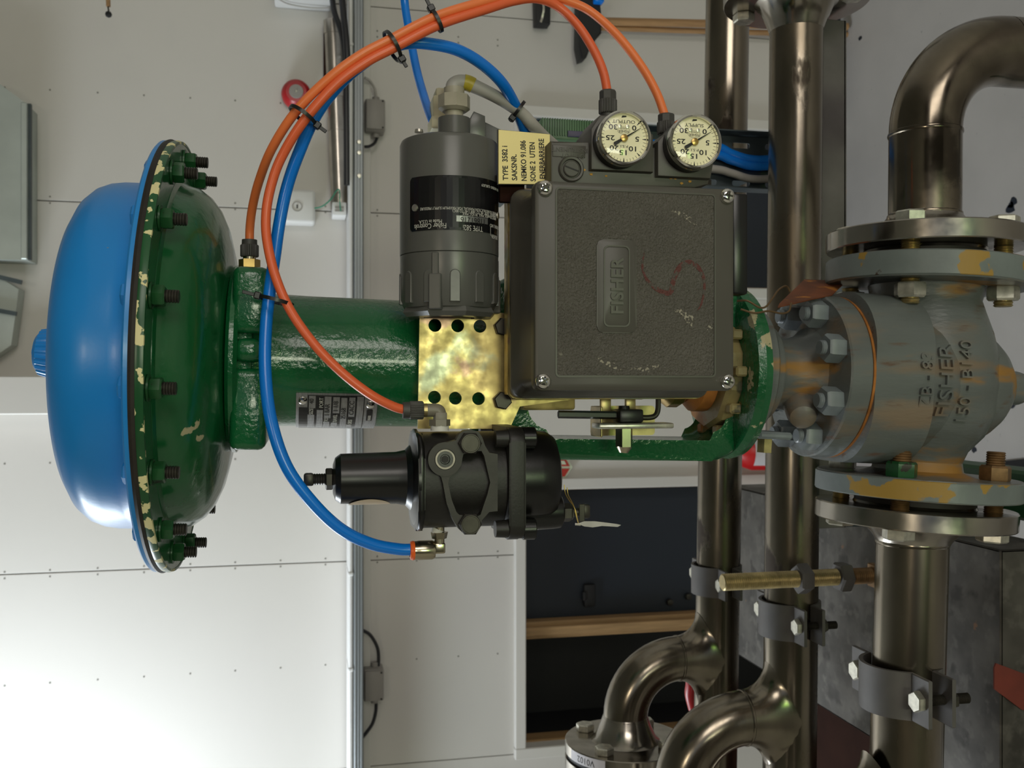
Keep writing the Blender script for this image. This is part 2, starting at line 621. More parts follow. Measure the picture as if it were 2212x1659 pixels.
m_dirty = M_('dirty_nut_paint', (0.22, 0.175, 0.075), 0.5, var=(40, 0.35), bump=(160, 0.3, 0.002),
             patch=[((0.06, 0.055, 0.03), 40, 0.58, 0.05, 0.6, 0), ((0.30, 0.12, 0.02), 22, 0.62, 0.05, 0.6, 0)])
m_sticker = M_('beige_sticker', (0.55, 0.42, 0.28), 0.5)
m_whitesticker = M_('white_sticker', (0.66, 0.64, 0.68), 0.4)
m_peach = M_('peach_sticker', (0.62, 0.42, 0.36), 0.5)
m_amber = M_('amber_chip', (0.60, 0.30, 0.04), 0.6)
m_greenpaintfloor = M_('green_machine_paint', (0.010, 0.060, 0.018), 0.5)
m_redbeam = M_('red_primer_stripe', (0.15, 0.022, 0.012), 0.6, var=(30, 0.2))
m_screwdot = M_('screw_head_grey', (0.20, 0.19, 0.17), 0.6)  # one even grey for the screw heads in the boards
m_mat = M_('black_mat', (0.006, 0.006, 0.007), 0.8)
m_signgreen = M_('pale_sign', (0.60, 0.66, 0.50), 0.5)
m_glass = bpy.data.materials.new('gauge_glass')      # thin pane: lets the dial through, mirrors a little
m_glass.use_nodes = True
_nt = m_glass.node_tree
_nt.nodes.remove(_nt.nodes['Principled BSDF'])
_tr, _gl, _mx, _fr = (_nt.nodes.new(k) for k in ('ShaderNodeBsdfTransparent', 'ShaderNodeBsdfGlossy', 'ShaderNodeMixShader', 'ShaderNodeFresnel'))
_gl.inputs['Roughness'].default_value = 0.03
_fr.inputs['IOR'].default_value = 1.35
_nt.links.new(_fr.outputs[0], _mx.inputs[0])
_nt.links.new(_tr.outputs[0], _mx.inputs[1])
_nt.links.new(_gl.outputs[0], _mx.inputs[2])
_nt.links.new(_mx.outputs[0], _nt.nodes['Material Output'].inputs['Surface'])

# ------------------------------------------------------------------ shared hardware


def nut_mb(R, h, hole=0.0):
    mb = MB()
    mb.lathe([(0, 0), (R * 0.93, 0), (R, h * 0.12), (R, h * 0.86), (R * 0.88, h), (0, h)], n=6)
    return mb


def thread_mb(r, L, pitch=0.0018, n=14, tip=True):
    prof = [(0, 0), (r * 0.88, 0)]
    k = max(2, int(L / pitch))
    for i in range(k):
        z = L * i / k
        prof += [(r * 0.88, z + L / k * 0.15), (r, z + L / k * 0.55)]
    prof += [(r * 0.85, L), (0, L)]
    return MB().lathe(prof, n=n)


def panhead_mb(R, h):
    """cross-recess screw head"""
    mb = MB()
    mb.lathe([(R, 0), (R, h * 0.35), (R * 0.92, h * 0.65), (R * 0.70, h * 0.92), (R * 0.42, h * 1.0), (0.0, h * 1.02)], n=28)
    return mb


def cross_mb(R, h):
    mb = MB()
    for a in (0.4, 0.4 + PI / 2):
        M = Matrix.Rotation(a, 4, 'Z')
        mb.box((0, 0, h * 0.995), (R * 1.15, R * 0.26, h * 0.12), M)
    return mb

# ------------------------------------------------------------------ the room
YW = 3.0                                     # back wall
XL, XR, YR, ZC = -1.95, 2.80, -2.60, 3.60


def zx(px, Y=YW):
    return W(px, CY, Y).z


def xw(py, px=400, Y=YW):
    return W(px, py, Y).x


def struct(name, mb, mat, parent=None, **k):
    return obj(name, mb, mat, parent, kind='structure', **k)


mb = MB().box((0.15, 0.2, -0.03), (5.6, 5.9, 0.06))
flo = struct('floor', mb, m_floor)
mb = MB().box((0.15, 0.2, ZC + 0.03), (5.6, 5.9, 0.06))
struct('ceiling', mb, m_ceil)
# left wall with its window opening
wy0, wy1, wz0, wz1 = 1.80, 2.80, 2.40, 3.36
mb = MB()
mb.box((XL - 0.05, (YR + wy0) / 2, ZC / 2), (0.1, wy0 - YR, ZC))
mb.box((XL - 0.05, (wy1 + YW + 0.4) / 2, ZC / 2), (0.1, YW + 0.4 - wy1, ZC))
mb.box((XL - 0.05, (wy0 + wy1) / 2, wz0 / 2), (0.1, wy1 - wy0, wz0))
mb.box((XL - 0.05, (wy0 + wy1) / 2, (wz1 + ZC) / 2), (0.1, wy1 - wy0, ZC - wz1))
struct('wall_left', mb, m_wall)
struct('wall_right', MB().box((XR + 0.05, 0.2, ZC / 2), (0.1, 6.0, ZC)), m_wall)
# rear wall with the door opening
mb = MB()
mb.box(((XL - 0.4) / 2, YR - 0.05, ZC / 2), (-0.4 - XL, 0.1, ZC))
mb.box(((XR + 0.7) / 2, YR - 0.05, ZC / 2), (XR - 0.7, 0.1, ZC))
mb.box((0.15, YR - 0.05, (3.42 + ZC) / 2), (1.1, 0.1, ZC - 3.42))
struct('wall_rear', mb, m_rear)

# back wall: boards with open joints on a backing
z_rail_lo = zx(790)
z_top_open = zx(1110)
jx = [xw(-27, 300), xw(440.8, 300), xw(853, 300), xw(1229.7, 300), xw(1697, 300)]
bounds = [XR] + jx + [XL]
o1r, o1l = xw(240, 1300), xw(640, 1300)       # outer faces of the two frames
o2r, o2l = xw(1030, 1300), xw(1622, 1300)
wall = thing('wall_back', (0, YW, 0), None, None)
wall['kind'] = 'structure'
mb = MB()
zc0, zc1 = z_top_open, ZC
mb.box(((XL + XR) / 2, YW + 0.36, ZC / 2), (XR - XL, 0.04, ZC))
obj('backing', mb, m_dark, wall)
panel_mb = []
G = 0.0016


def panel(x0, x1, z0, z1):
    b = MB().box(((x0 + x1) / 2, YW + 0.175, (z0 + z1) / 2), (x1 - x0 - 2 * G, 0.35, z1 - z0 - 2 * G), bevel=0.0012, seg=1)
    obj('panel', b, m_wall, wall)


for a, b in zip(bounds[:-1], bounds[1:]):
    panel(b, a, z_rail_lo, ZC)
    x0, x1, zt, zb = b + G, a - G, z_rail_lo - G, 0.0        # lower boards, notched round the cupboards
    poly = [(x0, zt), (x1, zt)]
    for r, l in ((o1r, o1l), (o2r, o2l)):
        r, l = min(r, x1), max(l, x0)
        if r > l:
            poly += [(r, zb), (r, z_top_open), (l, z_top_open), (l, zb)]
    poly += [(x1, zb), (x0, zb)]
    pre, cut = poly[:2], poly[2:-2]
    head_, tail_ = [(x1, zb)], [(x0, zb)]
    if cut and abs(cut[0][0] - x1) < 1e-6:
        head_, cut = [], cut[1:]
    if cut and abs(cut[-1][0] - x0) < 1e-6:
        tail_, cut = [], cut[:-1]
    pts = pre + head_ + cut + tail_
    clean = [p for i, p in enumerate(pts) if (Vector(p) - Vector(pts[i - 1])).length > 1e-6]
    obj('panel', MB().prism(clean, -0.35, 0.0, upright(YW)), m_wall, wall)
dots = MB()
rowpx = [108, 211, 311, 411, 508, 606, 703]
for y0 in (188, 421, 435, 1002, 1236, 1250, 1482):
    for p in [10] + rowpx:
        y = y0 + (794 - y0) * 9.47e-5 * p
        c = W(p, y, YW)
        dots.cyl(c + Vector((0, -0.0006, 0)), c + Vector((0, 0.004, 0)), 0.0028, n=8)
for y0 in (6, 20, 248, 425, 439, 1236, 1250, 1482):
    for p in (815, 900, 990, 1075):
        y = y0 + (794 - y0) * 9.47e-5 * p
        c = W(p, y, YW)
        dots.cyl(c + Vector((0, -0.0006, 0)), c + Vector((0, 0.004, 0)), 0.0028, n=8)
obj('screw_head', dots, m_screwdot, wall, kind='stuff')

# pilaster above the rail (upper half of the wall)
xa, xb = xw(813, 60), xw(893, 60)
struct('trim_1', MB().box(((xa + xb) / 2, YW - 0.055, (zx(470) + ZC) / 2), (xa - xb, 0.11, ZC - zx(470)), bevel=0.003, seg=1), m_trim)
# ledge just under the rail
struct('trim_2', MB().box(((XL + XR) / 2, YW - 0.015, (zx(783) + zx(799)) / 2), (XR - XL, 0.03, zx(783) - zx(799)), bevel=0.002, seg=1), m_trim)
struct('baseboard_back', MB().box(((o1r + XR) / 2, YW - 0.005, 0.055), (XR - o1r, 0.012, 0.11), bevel=0.003, seg=1), m_navy)


def cupboard(n, xr, xl, divider=None):
    """frame with navy leaves set back in it"""
    fw = 0.036
    d = thing('door_%d' % n, ((xr + xl) / 2, YW, 0.0), None, None)
    d['kind'] = 'structure'
    zt = z_top_open
    obj('door_frame', MB().box((xr - fw / 2, YW + 0.03, zt / 2), (fw, 0.10, zt), bevel=0.003, seg=1)
        .box((xl + fw / 2, YW + 0.03, zt / 2), (fw, 0.10, zt), bevel=0.003, seg=1)
        .box(((xr + xl) / 2, YW + 0.03, zt - fw / 2), (xr - xl - 2 * fw, 0.10, fw), bevel=0.003, seg=1), m_trim, d)
    obj('wood_edge', MB().box((xr - fw - 0.003, YW + 0.06, zt / 2), (0.006, 0.06, zt - 0.05))
        .box((xl + fw + 0.003, YW + 0.06, zt / 2), (0.006, 0.06, zt - 0.05)), m_wood, d)
    x0, x1 = xl + fw, xr - fw
    if divider:
        obj('door_leaf', MB().box(((divider + x1) / 2, YW + 0.12, (zt - fw) / 2), (x1 - divider, 0.03, zt - fw), bevel=0.003, seg=1), m_navy, d)
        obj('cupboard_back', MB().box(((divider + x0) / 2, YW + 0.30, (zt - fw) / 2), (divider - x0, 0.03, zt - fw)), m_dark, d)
        obj('mullion', MB().box((divider, YW + 0.07, (zt - fw) / 2), (0.056, 0.05, zt - fw), bevel=0.004, seg=1)
            .box((divider, YW + 0.055, (zt - fw) / 2), (0.03, 0.05, zt - fw), bevel=0.003, seg=1), m_wood, d)
        obj('recess_shade_lining', MB().box((x0 + 0.003, YW + 0.19, (zt - fw) / 2), (0.006, 0.20, zt - fw)).box(((x0 + divider) / 2, YW + 0.19, 0.006), (divider - x0, 0.20, 0.012)), m_dark, d)  # added near-black sheets put shade into the cupboard's side and floor
        c = W(1272, 1285, YW + 0.10)
        obj('latch', MB().box(c, (0.075, 0.03, 0.04), bevel=0.006).box(c + Vector((0, -0.01, 0.02)), (0.03, 0.02, 0.012), bevel=0.003), m_rubber, d)
        for y, p in ((1300, 1446), (1288, 1486)):
            c = W(p, y, YW + 0.10)
            obj('door_knob', MB().lathe([(0, 0), (0.012, 0.002), (0.010, 0.012), (0.0, 0.016)], frame(c, (0, -1, 0)), n=16), m_stud, d)
    else:
        obj('door_leaf', MB().box(((x0 + x1) / 2, YW + 0.10, (zt - fw) / 2), (x1 - x0, 0.03, zt - fw), bevel=0.003, seg=1), m_navy, d)


cupboard(1, o1r, o1l)
cupboard(2, o2r, o2l, xw(1350, 1300, YW + 0.07))

# rail along the wall
YRL = 2.85
zt, zb = zx(764, YRL), zx(785, YRL)
rail = thing('cable_rail', ((XL + XR) / 2, 2.95, zb), 'grey aluminium rail running the whole width of the back wall', 'rail')
m_ = MB().box(((XL + XR) / 2, 2.955, (zt + zb) / 2), (XR - XL, 2 * (2.955 - YRL), zt - zb), bevel=0.003, seg=1)
for k in range(3):
    z = zb + (zt - zb) * (0.2 + 0.3 * k)
    m_.box(((XL + XR) / 2, YRL, z), (XR - XL, 0.008, 0.006), bevel=0.001, seg=1)
obj('profile', m_, m_railalu, rail)
z2 = zx(753, YRL)
obj('cover_strip', MB().box(((XL + XR) / 2, 2.92, (z2 + zt) / 2 + 0.001), (XR - XL, 0.14, z2 - zt - 0.002), bevel=0.004, seg=1), m_white, rail, label='white plastic cover strip')
for y in (95, 700, 1447, 1240):
    c = W(758, y, YRL)
    obj('joint_clip', MB().box((c.x, 2.92, (z2 + zt) / 2 + 0.001), (0.012, 0.145, z2 - zt + 0.001), bevel=0.003, seg=1), m_white, rail)
for y in (307, 330, 380):
    c = W(776, y, YRL)
    obj('bracket_screw', MB().lathe([(0, 0), (0.008, 0), (0.006, 0.005), (0, 0.006)], frame((c.x, YRL, c.z), (0, -1, 0)), n=12), m_zinc, rail)

# galvanised conduit above the rail
c0, c1 = W(719, 60, 2.955), W(734, 440, 2.955)
cond = thing('conduit', c1, 'galvanised conduit pipe on the wall just above the rail', 'pipe')
mb = MB().cyl(c0, c1, 0.0255, n=28)
obj('pipe', mb, m_conduit, cond)
d = (c1 - c0)
for t in (0.0, 0.36, 0.55, 1.0):
    p = c0 + d * t
    obj('collar', MB().cyl(p - d.normalized() * 0.02, p + d.normalized() * 0.02, 0.0275, n=28), m_conduit, cond)
obj('backing_strip', MB().box(W(706, 130, 2.985), (0.22, 0.02, 0.02)), m_brown, cond)

# alarm bell
c = W(640, 207, 2.99)
bell = thing('alarm_bell', c, 'round red alarm bell with a grey centre disc on the wall', 'alarm')
Mb = frame(c, (0, -1, 0))
obj('bell_body', MB().lathe([(0, 0), (0.043, 0), (0.044, 0.018), (0.040, 0.034), (0.030, 0.044), (0.0, 0.046)], Mb, n=40), m_alarm_red, bell)
obj('centre_disc', MB().lathe([(0, 0.045), (0.021, 0.0455), (0.020, 0.049), (0, 0.050)], Mb, n=32), m_greybox, bell)
obj('centre_screw', MB().lathe([(0, 0.049), (0.004, 0.0495), (0, 0.053)], Mb, n=12), m_zinc, bell)

# white key box
c = W(644, 449, 2.965)
kb = thing('key_box', W(680, 449, 2.965), 'small white wall box with a round keyhole', 'box')
obj('case', MB().box(c, (0.100, 0.070, 0.100), bevel=0.010, seg=3), m_white, kb)
Mk = frame(W(642, 446, 2.930), (0, -1, 0), (1, 0, 0))
obj('lock_ring', MB().lathe([(0.0135, -0.002), (0.0150, 0.0), (0.0150, 0.002), (0.0125, 0.002), (0.0125, -0.002)], Mk, n=28), m_greybox, kb)
obj('keyhole', MB().box((0, 0, 0.0008), (0.004, 0.011, 0.002), Mk @ Matrix.Rotation(PI / 2, 4, 'Z')), m_ink, kb)

# white socket block under the conduit end and its green wire
c = W(732, 456, 2.955)
wb = thing('junction_block', W(748, 456, 2.955), 'small white junction block beside the end of the conduit', 'box')
obj('case', MB().box(c, (0.040, 0.085, 0.042), bevel=0.004), m_white, wb)
obj('grille', MB().box(c + Vector((0.004, -0.043, 0)), (0.006, 0.004, 0.026)).box(c + Vector((-0.006, -0.043, 0)), (0.006, 0.004, 0.026)), m_greybox, wb)
obj('ground_wire', MB().tube([W(680, 450, 2.935), W(697, 445, 2.92), (W(715, 430, 2.91)), W(726, 413, 2.91), W(733, 411, 2.91), W(734, 435, 2.905), W(736, 456, 2.905)], 0.0020, n=8), m_grn_wire, None,
    label='thin green earth wire looping from the white key box to the junction block', cat='wire')

# black cables running down the upper end of the rail
obj('power_cable', MB().tube([W(716, -20, 2.90), W(722, 25, 2.88), W(737, 70, 2.87), W(746, 130, 2.85), W(748, 240, 2.838), W(749, 400, 2.838)], 0.0085, n=10), m_cable_black, None,
    label='thick black cable nearer the conduit, slanting in to the rail', cat='cable')
obj('power_cable', MB().tube([W(737, -20, 2.86), W(742, 30, 2.85), W(748, 90, 2.838), W(752, 160, 2.836)], 0.0095, n=10), m_cable_black, None,
    label='thick black cable hard against the rail near the top edge of the picture', cat='cable')
# cabinet and its thin cable at the edge
c = W(640, -60, 2.80)
obj('wall_cabinet', MB().box((W(650, -92, 2.85).x, 2.90, (zx(590) + zx(717)) / 2), (0.19, 0.20, zx(590, 2.85) - zx(717, 2.85)), bevel=0.006), m_white, None,
    label='white wall cabinet cut off by the picture edge above the conduit', cat='cabinet')
obj('thin_cable', MB().tube([W(596, -6, 2.90), W(622, 8, 2.94), W(665, 16, 2.95), W(700, 17, 2.95), W(718, 15, 2.95)], 0.0022, n=8), m_cable_grey, None,
    label='thin grey cable hanging in a shallow loop beside the white cabinet', cat='cable')
mb = MB().cyl(W(233, -30, 2.6), W(234, 14, 2.6), 0.0055, n=12)
rod = thing('pull_rod', W(234, 34, 2.6), 'thin pale pull rod with a black ball end near the ceiling', 'rod')
obj('shaft', mb, m_broomw, rod)
obj('hook', MB().cyl(W(233, 12, 2.6), W(235, 26, 2.6), 0.002, n=8), m_stud, rod)
Mr = frame(W(234.5, 31, 2.6), (0, 0, 1))
obj('ball', MB().lathe([(0, -0.0085), (0.006, -0.006), (0.0085, 0), (0.006, 0.006), (0, 0.0085)], Mr, n=16), m_rubber, rod)

# junction boxes under the rail
for (px, py, lab, cab) in ((809, 254, 'grey junction box under the rail near the alarm bell', 0),
                           (806, 1474, 'grey junction box under the rail with cable loops on both sides', 1)):
    c = W(px, py, 2.965)
    jb = thing('junction_box', W(832, py, 2.965), lab, 'box')
    obj('case', MB().box(c, (0.098, 0.060, 0.060), bevel=0.005), m_greybox, jb)
    obj('lid', MB().box(c + Vector((0, -0.034, 0)), (0.090, 0.012, 0.054), bevel=0.003), m_greybox, jb)
    for sx in (-1, 1):
        obj('lid_screw', MB().cyl(c + Vector((sx * 0.040, -0.042, -0.022)), c + Vector((sx * 0.040, -0.039, -0.022)), 0.003, n=8), m_ink, jb)
        obj('cable_gland', MB().cyl(c + Vector((sx * 0.045, 0, -0.004)), c + Vector((sx * 0.062, 0, -0.004)), 0.011, n=12), m_greybox, jb)
obj('cable', MB().tube([W(788, 168, 2.94), W(800, 176, 2.95), W(811, 196, 2.96), W(813, 222, 2.965), W(812, 232, 2.965)], 0.0042, n=8), m_cable_grey, None,
    label='thin grey cable entering the junction box near the alarm bell', cat='cable')
obj('cable', MB().tube([W(812, 278, 2.965), W(815, 292, 2.965), W(810, 308, 2.955), W(798, 316, 2.945), W(788, 317, 2.94)], 0.0046, n=8), m_cable_black, None,
    label='short black cable from the junction box near the bell back to the rail', cat='cable')
obj('cable', MB().tube([W(780, 1360, 2.93), W(800, 1372, 2.95), W(815, 1398, 2.965), W(818, 1425, 2.965), W(815, 1446, 2.965)], 0.0052, n=8), m_cable_black, None,
    label='upper of the two black cable loops at the grey junction box', cat='cable')
obj('cable', MB().tube([W(812, 1504, 2.965), W(812, 1535, 2.965), W(805, 1562, 2.955), W(792, 1582, 2.94), W(781, 1595, 2.93)], 0.0052, n=8), m_cable_black, None,
    label='lower of the two black cable loops at the grey junction box', cat='cable')

# ceiling duct at the upper end (nearer the camera than the wall)
YD = 2.90
dk = thing('air_duct', W(20, 300, YD), 'greenish galvanised air duct hanging at the ceiling', 'duct')
x0, x1 = W(30, 226, YD).x, W(30, 562, YD).x
zl = zx(60, YD)
outl = [(W(60, 226, YD).x, zl), (W(60, 562, YD).x, zl), (W(60, 562, YD).x, zl + 0.7), (W(-40, 150, YD).x, zl + 0.7), (W(-5, 178, YD).x, zx(-5, YD))]
obj('casing', MB().prism(outl, -0.098, 0.0, upright(YD)), m_galvl, dk)
obj('edge_flange', MB().box(((outl[0][0] + outl[1][0]) / 2, YD - 0.012, zl + 0.004), (outl[0][0] - outl[1][0], 0.024, 0.016), bevel=0.002, seg=1), m_galvl, dk)
obj('flange_lip', MB().box(((outl[0][0] + outl[1][0]) / 2, YD - 0.005, zl - 0.007), (outl[0][0] - outl[1][0], 0.014, 0.008)), m_tray, dk)
lv = thing('air_louvre', W(20, 660, YD), 'grey louvre box below the ceiling duct with two dark rails', 'louvre')
a_, b_ = W(12, 565, YD + .03), W(10, 760, YD + .03)
pl = [xz(-40, 575, YD + .03), xz(40, 625, YD + .03), xz(36, 660, YD + .03), xz(24, 745, YD + .03), xz(-40, 790, YD + .03)]
obj('casing', MB().prism(pl, -0.06, 0.0, upright(YD + .03)), m_galvl, lv)
for q in (([(0, 598), (47, 610)]), ([(0, 672), (36, 678)])):
    p0, p1 = W(q[0][0] - 20, q[0][1] - 4, YD + .02), W(q[1][0], q[1][1], YD + .02)
    obj('slat', MB().box((0, 0, (p1 - p0).length / 2), (0.012, 0.012, (p1 - p0).length), frame(p0, p1 - p0)), m_tray, lv)

# broom and hook on the wall
br = thing('broom', (W(1600, 55, 2.93).x, 2.93, 0.02), 'broom with black bristles standing head up by the wall', 'broom')
pts = [W(1290, 46, 2.93), W(1480, 50, 2.93), W(1700, 55, 2.93), W(1830, 58, 2.93)]
obj('handle', MB().tube(pts, 0.0125, n=14), m_broomw, br)
obj('second_stick', MB().tube([W(1290, 60, 2.95), W(1480, 66, 2.95), W(1700, 72, 2.95), W(1830, 75, 2.95)], 0.009, n=12), m_broomw, br)
hp = [xz(1246, -20, 2.93), xz(1288, -20, 2.93), xz(1292, 30, 2.93), xz(1294, 78, 2.93), xz(1281, 92, 2.93), xz(1270, 105, 2.93), xz(1262, 130, 2.93), xz(1250, 134, 2.93), xz(1245, 100, 2.93), xz(1246, 50, 2.93)]
obj('bristle_head', MB().prism(hp, -0.03, 0.03, upright(2.93), bevel=0.006), m_rubber, br)
obj('blue_cap', MB().box(W(1291, 3, 2.90), (0.02, 0.05, 0.03), bevel=0.004), m_bluetube, br)
hk = thing('tool_hook', W(1190, 25, 2.96), 'black tool hook on the wall beside the broom head', 'hook')
hp = [xz(1154, -20, 2.96), xz(1187, -20, 2.96), xz(1186, 56, 2.96), xz(1156, 54, 2.96)]
obj('plate', MB().prism(hp, -0.03, 0.02, upright(2.96), bevel=0.004), m_rubber, hk)
obj('clip', MB().ribbon([W(1172, 5, 2.935), W(1174, 20, 2.93), W(1171, 38, 2.935), W(1168, 48, 2.935)], 0.006, 0.003, (0, -1, 0)), m_zinc, hk)

# fire extinguisher and its sign between the cupboards
c0, c1 = W(1585, 976, 2.90), W(1800, 976, 2.90)
ex = thing('fire_extinguisher', c1, 'red fire extinguisher on the wall between the navy cupboard doors', 'fire extinguisher')
Mx = frame(c1, c0 - c1, (0, -1, 0))
L = (c0 - c1).length
obj('cylinder', MB().lathe([(0, 0), (0.055, 0.0), (0.060, 0.01), (0.060, L - 0.06), (0.048, L - 0.025), (0.02, L), (0.02, L + 0.02), (0, L + 0.02)], Mx, n=36), m_ext_red, ex)
lb = MB()
lb.box((0, 0, 0), (0.09, 0.060, 0.0008))
bmesh.ops.subdivide_edges(lb.bm, edges=[e for e in lb.bm.edges if abs(e.verts[0].co.x - e.verts[1].co.x) > 0.05], cuts=12)
lb.bend(0.0602, frame(c1 + (c0 - c1) * 0.78, (c0 - c1), (0, -1, 0)) @ Matrix(((0, 0, 1, 0), (1, 0, 0, 0), (0, 1, 0, 0), (0, 0, 0, 1))))
obj('label_sheet', lb, m_whitesticker, ex)
sg = thing('wall_sign', W(1238, 1010, 2.985), 'red and pale extinguisher sign on the wall behind the black regulator', 'sign')
sp = [xz(1205, 985, 2.99), xz(1222, 985, 2.99), xz(1236, 1009, 2.99), xz(1220, 1032, 2.99), xz(1205, 1032, 2.99)]
obj('sign_plate', MB().prism(sp, 0, 0.004, upright(2.99)), m_signgreen, sg)
obj('upper_red_panel', MB().prism([xz(1207, 988, 2.99), xz(1220, 988, 2.99), xz(1230, 1007, 2.99), xz(1207, 1007, 2.99)], 0.004, 0.0055, upright(2.99)), m_redink, sg)
obj('upper_arrow', MB().prism([xz(1210, 995, 2.99), xz(1218, 995, 2.99), xz(1222, 1003, 2.99), xz(1212, 1003, 2.99)], 0.0055, 0.0065, upright(2.99)), m_signgreen, sg)
obj('lower_red_panel', MB().prism([xz(1207, 1012, 2.99), xz(1230, 1012, 2.99), xz(1219, 1029, 2.99), xz(1207, 1029, 2.99)], 0.004, 0.0055, upright(2.99)), m_redink, sg)

# mat on the floor
mp = [W(2055, 1009, 1), W(2240, 990, 1), W(2250, 1060, 1), W(2178, 1063, 1)]
pts = []
for px, py in ((2052, 1009), (2250, 988), (2260, 1060), (2176, 1064)):
    w = W(px, py, 1.0)
    dv = w - CAM
    pts.append(CAM + dv * (-CAM.z / dv.z))
obj('rubber_mat', MB().prism([(p.x, p.y) for p in pts], 0.0, 0.008), m_mat, None, label='black mat lying on the pale floor beyond the valve', cat='mat')

for k, (px, py, r) in enumerate(((2182, 452, 0.016), (2190, 435, 0.014), (2184, 443, 0.010), (1858, 82, 0.009), (2186, 877, 0.010), (2105, 971, 0.010))):
    dv = W(px, py, 1.0) - CAM
    p = CAM + dv * (-CAM.z / dv.z)
    obj('paint_smudge', MB().prism([(p.x + r * random.uniform(0.6, 1.1) * math.cos(2 * PI * i / 9), p.y + 1.3 * r * random.uniform(0.6, 1.1) * math.sin(2 * PI * i / 9)) for i in range(9)], 0.0, 0.0006), m_navy, flo)

# ------------------------------------------------------------------ diaphragm actuator with its yoke
Y0 = 0.75
PA, PB = W(345, 771, Y0), W(1800, 811, Y0)
EZ = (PA - PB).normalized()
zg = W(363, 771, 0.717).z
OG = PA + EZ * ((zg - PA.z) / EZ.z)          # gasket centre
MA = frame(OG, EZ, (1, 0, 0))                # actuator frame: z up the stem, x to the right, y away from the camera
act = thing('diaphragm_actuator', MA @ T(0, 0, -0.449), 'blue and green pneumatic diaphragm actuator with green yoke', 'actuator')

MAC = MA @ Matrix.Rotation(math.radians(-1.6), 4, 'X')       # the casings sit a touch back-tilted on the yoke
mb = MB().lathe([(0, 0.002), (0.1555, 0.002), (0.1560, 0.0045), (0.1545, 0.0058), (0.131, 0.0062), (0.1275, 0.008), (0.1258, 0.012), (0.1255, 0.020),
                 (0.1252, 0.032), (0.1240, 0.040), (0.1210, 0.0475), (0.1150, 0.0545), (0.105, 0.0602), (0.088, 0.0645), (0.065, 0.0670), (0.03, 0.0685), (0, 0.069)], MAC, n=128)
obj('upper_casing', mb, m_blue, act, label='blue domed upper casing')
obj('diaphragm_edge', MB().lathe([(0.10, 0.002), (0.1562, 0.002), (0.1570, 0.0), (0.1562, -0.002), (0.10, -0.002)], MAC, n=128, closed=True), m_gasket, act)
obj('lower_flange', MB().lathe([(0.12, -0.002), (0.1550, -0.002), (0.1550, -0.0066), (0.12, -0.0070)], MAC, n=128, closed=True), m_green, act)
obj('flange_edge', MB().lathe([(0.1545, -0.0019), (0.1560, -0.0019), (0.1565, -0.0042), (0.1558, -0.0068), (0.1540, -0.0070)], MAC, n=128, closed=True), m_green_edge, act,
    label='green flange edge with chipped cream paint')
obj('lower_casing', MB().lathe([(0.131, -0.0055), (0.131, -0.0071), (0.1268, -0.0085), (0.1250, -0.012), (0.1235, -0.018), (0.118, -0.0255), (0.110, -0.0315), (0.0985, -0.0365),
                                (0.082, -0.0405), (0.06, -0.0425), (0, -0.043)], MAC, n=128), m_green, act, label='green lower casing with paint chips')
# knurled vent cap
mb = MB()
Mv = MAC @ T(0, 0, 0.0725) @ Matrix.Rotation(math.radians(3), 4, 'Y')
prof = [(0.0182, 0.0045), (0.0187, 0.0065), (0.0182, 0.0135), (0.0168, 0.0195), (0.011, 0.0150), (0.0, 0.0155)]
nn = 96
rings = []
for r, z in prof[:4]:
    rings.append([((r - (0.0007 if (i // 2) % 2 else 0)) * math.cos(2 * PI * i / nn), (r - (0.0007 if (i // 2) % 2 else 0)) * math.sin(2 * PI * i / nn), z) for i in range(nn)])
mb._poly(rings, Mv, cap0=True, cap1=True)
mb.lathe([(0.0160, 0.0193), (0.0125, 0.0222), (0.006, 0.0228), (0.0, 0.0228)], Mv, n=48)
mb.cyl(Mv @ Vector((0, 0, 0.0225)), Mv @ Vector((0, 0, 0.0250)), 0.0035, n=16)
obj('vent_cap', mb, m_blue, act, label='blue knurled vent cap', angle=25)
obj('vent_neck', MB().lathe([(0.0150, -0.002), (0.0150, 0.005), (0, 0.005)], Mv, n=32), m_rubber, act)

# sixteen flange bolts: head above, nut and stud end below
head_p = proto(MB().lathe([(0, 0), (0.0075, 0), (0.0075, 0.0028), (0.0060, 0.0040), (0, 0.0042)], n=6), m_blue, 'bolt_head')
nutg_p = proto(nut_mb(0.0070, 0.0072), m_green_nut, 'flange_nut')
wash_p = proto(MB().lathe([(0, 0), (0.0082, 0), (0.0082, 0.0013), (0, 0.0013)], n=20), m_green_nut, 'washer')
studg_p = proto(thread_mb(0.0042, 0.0080, 0.0014, n=12), m_stud, 'stud_end')
for k in range(16):
    a = math.radians(13.6 + 22.5 * k)
    x, y = 0.1425 * math.sin(a), -0.1425 * math.cos(a)
    rz = Matrix.Rotation(random.uniform(0, PI / 3), 4, 'Z')
    inst('bolt_head', head_p, act, MAC @ T(x, y, 0.0056) @ rz)
    dn = MAC @ T(x, y, -0.0070) @ Matrix.Rotation(PI, 4, 'X')
    inst('washer', wash_p, act, dn)
    inst('flange_nut', nutg_p, act, dn @ T(0, 0, 0.0013) @ rz)
    inst('stud_end', studg_p, act, dn @ T(0, 0, 0.0085))

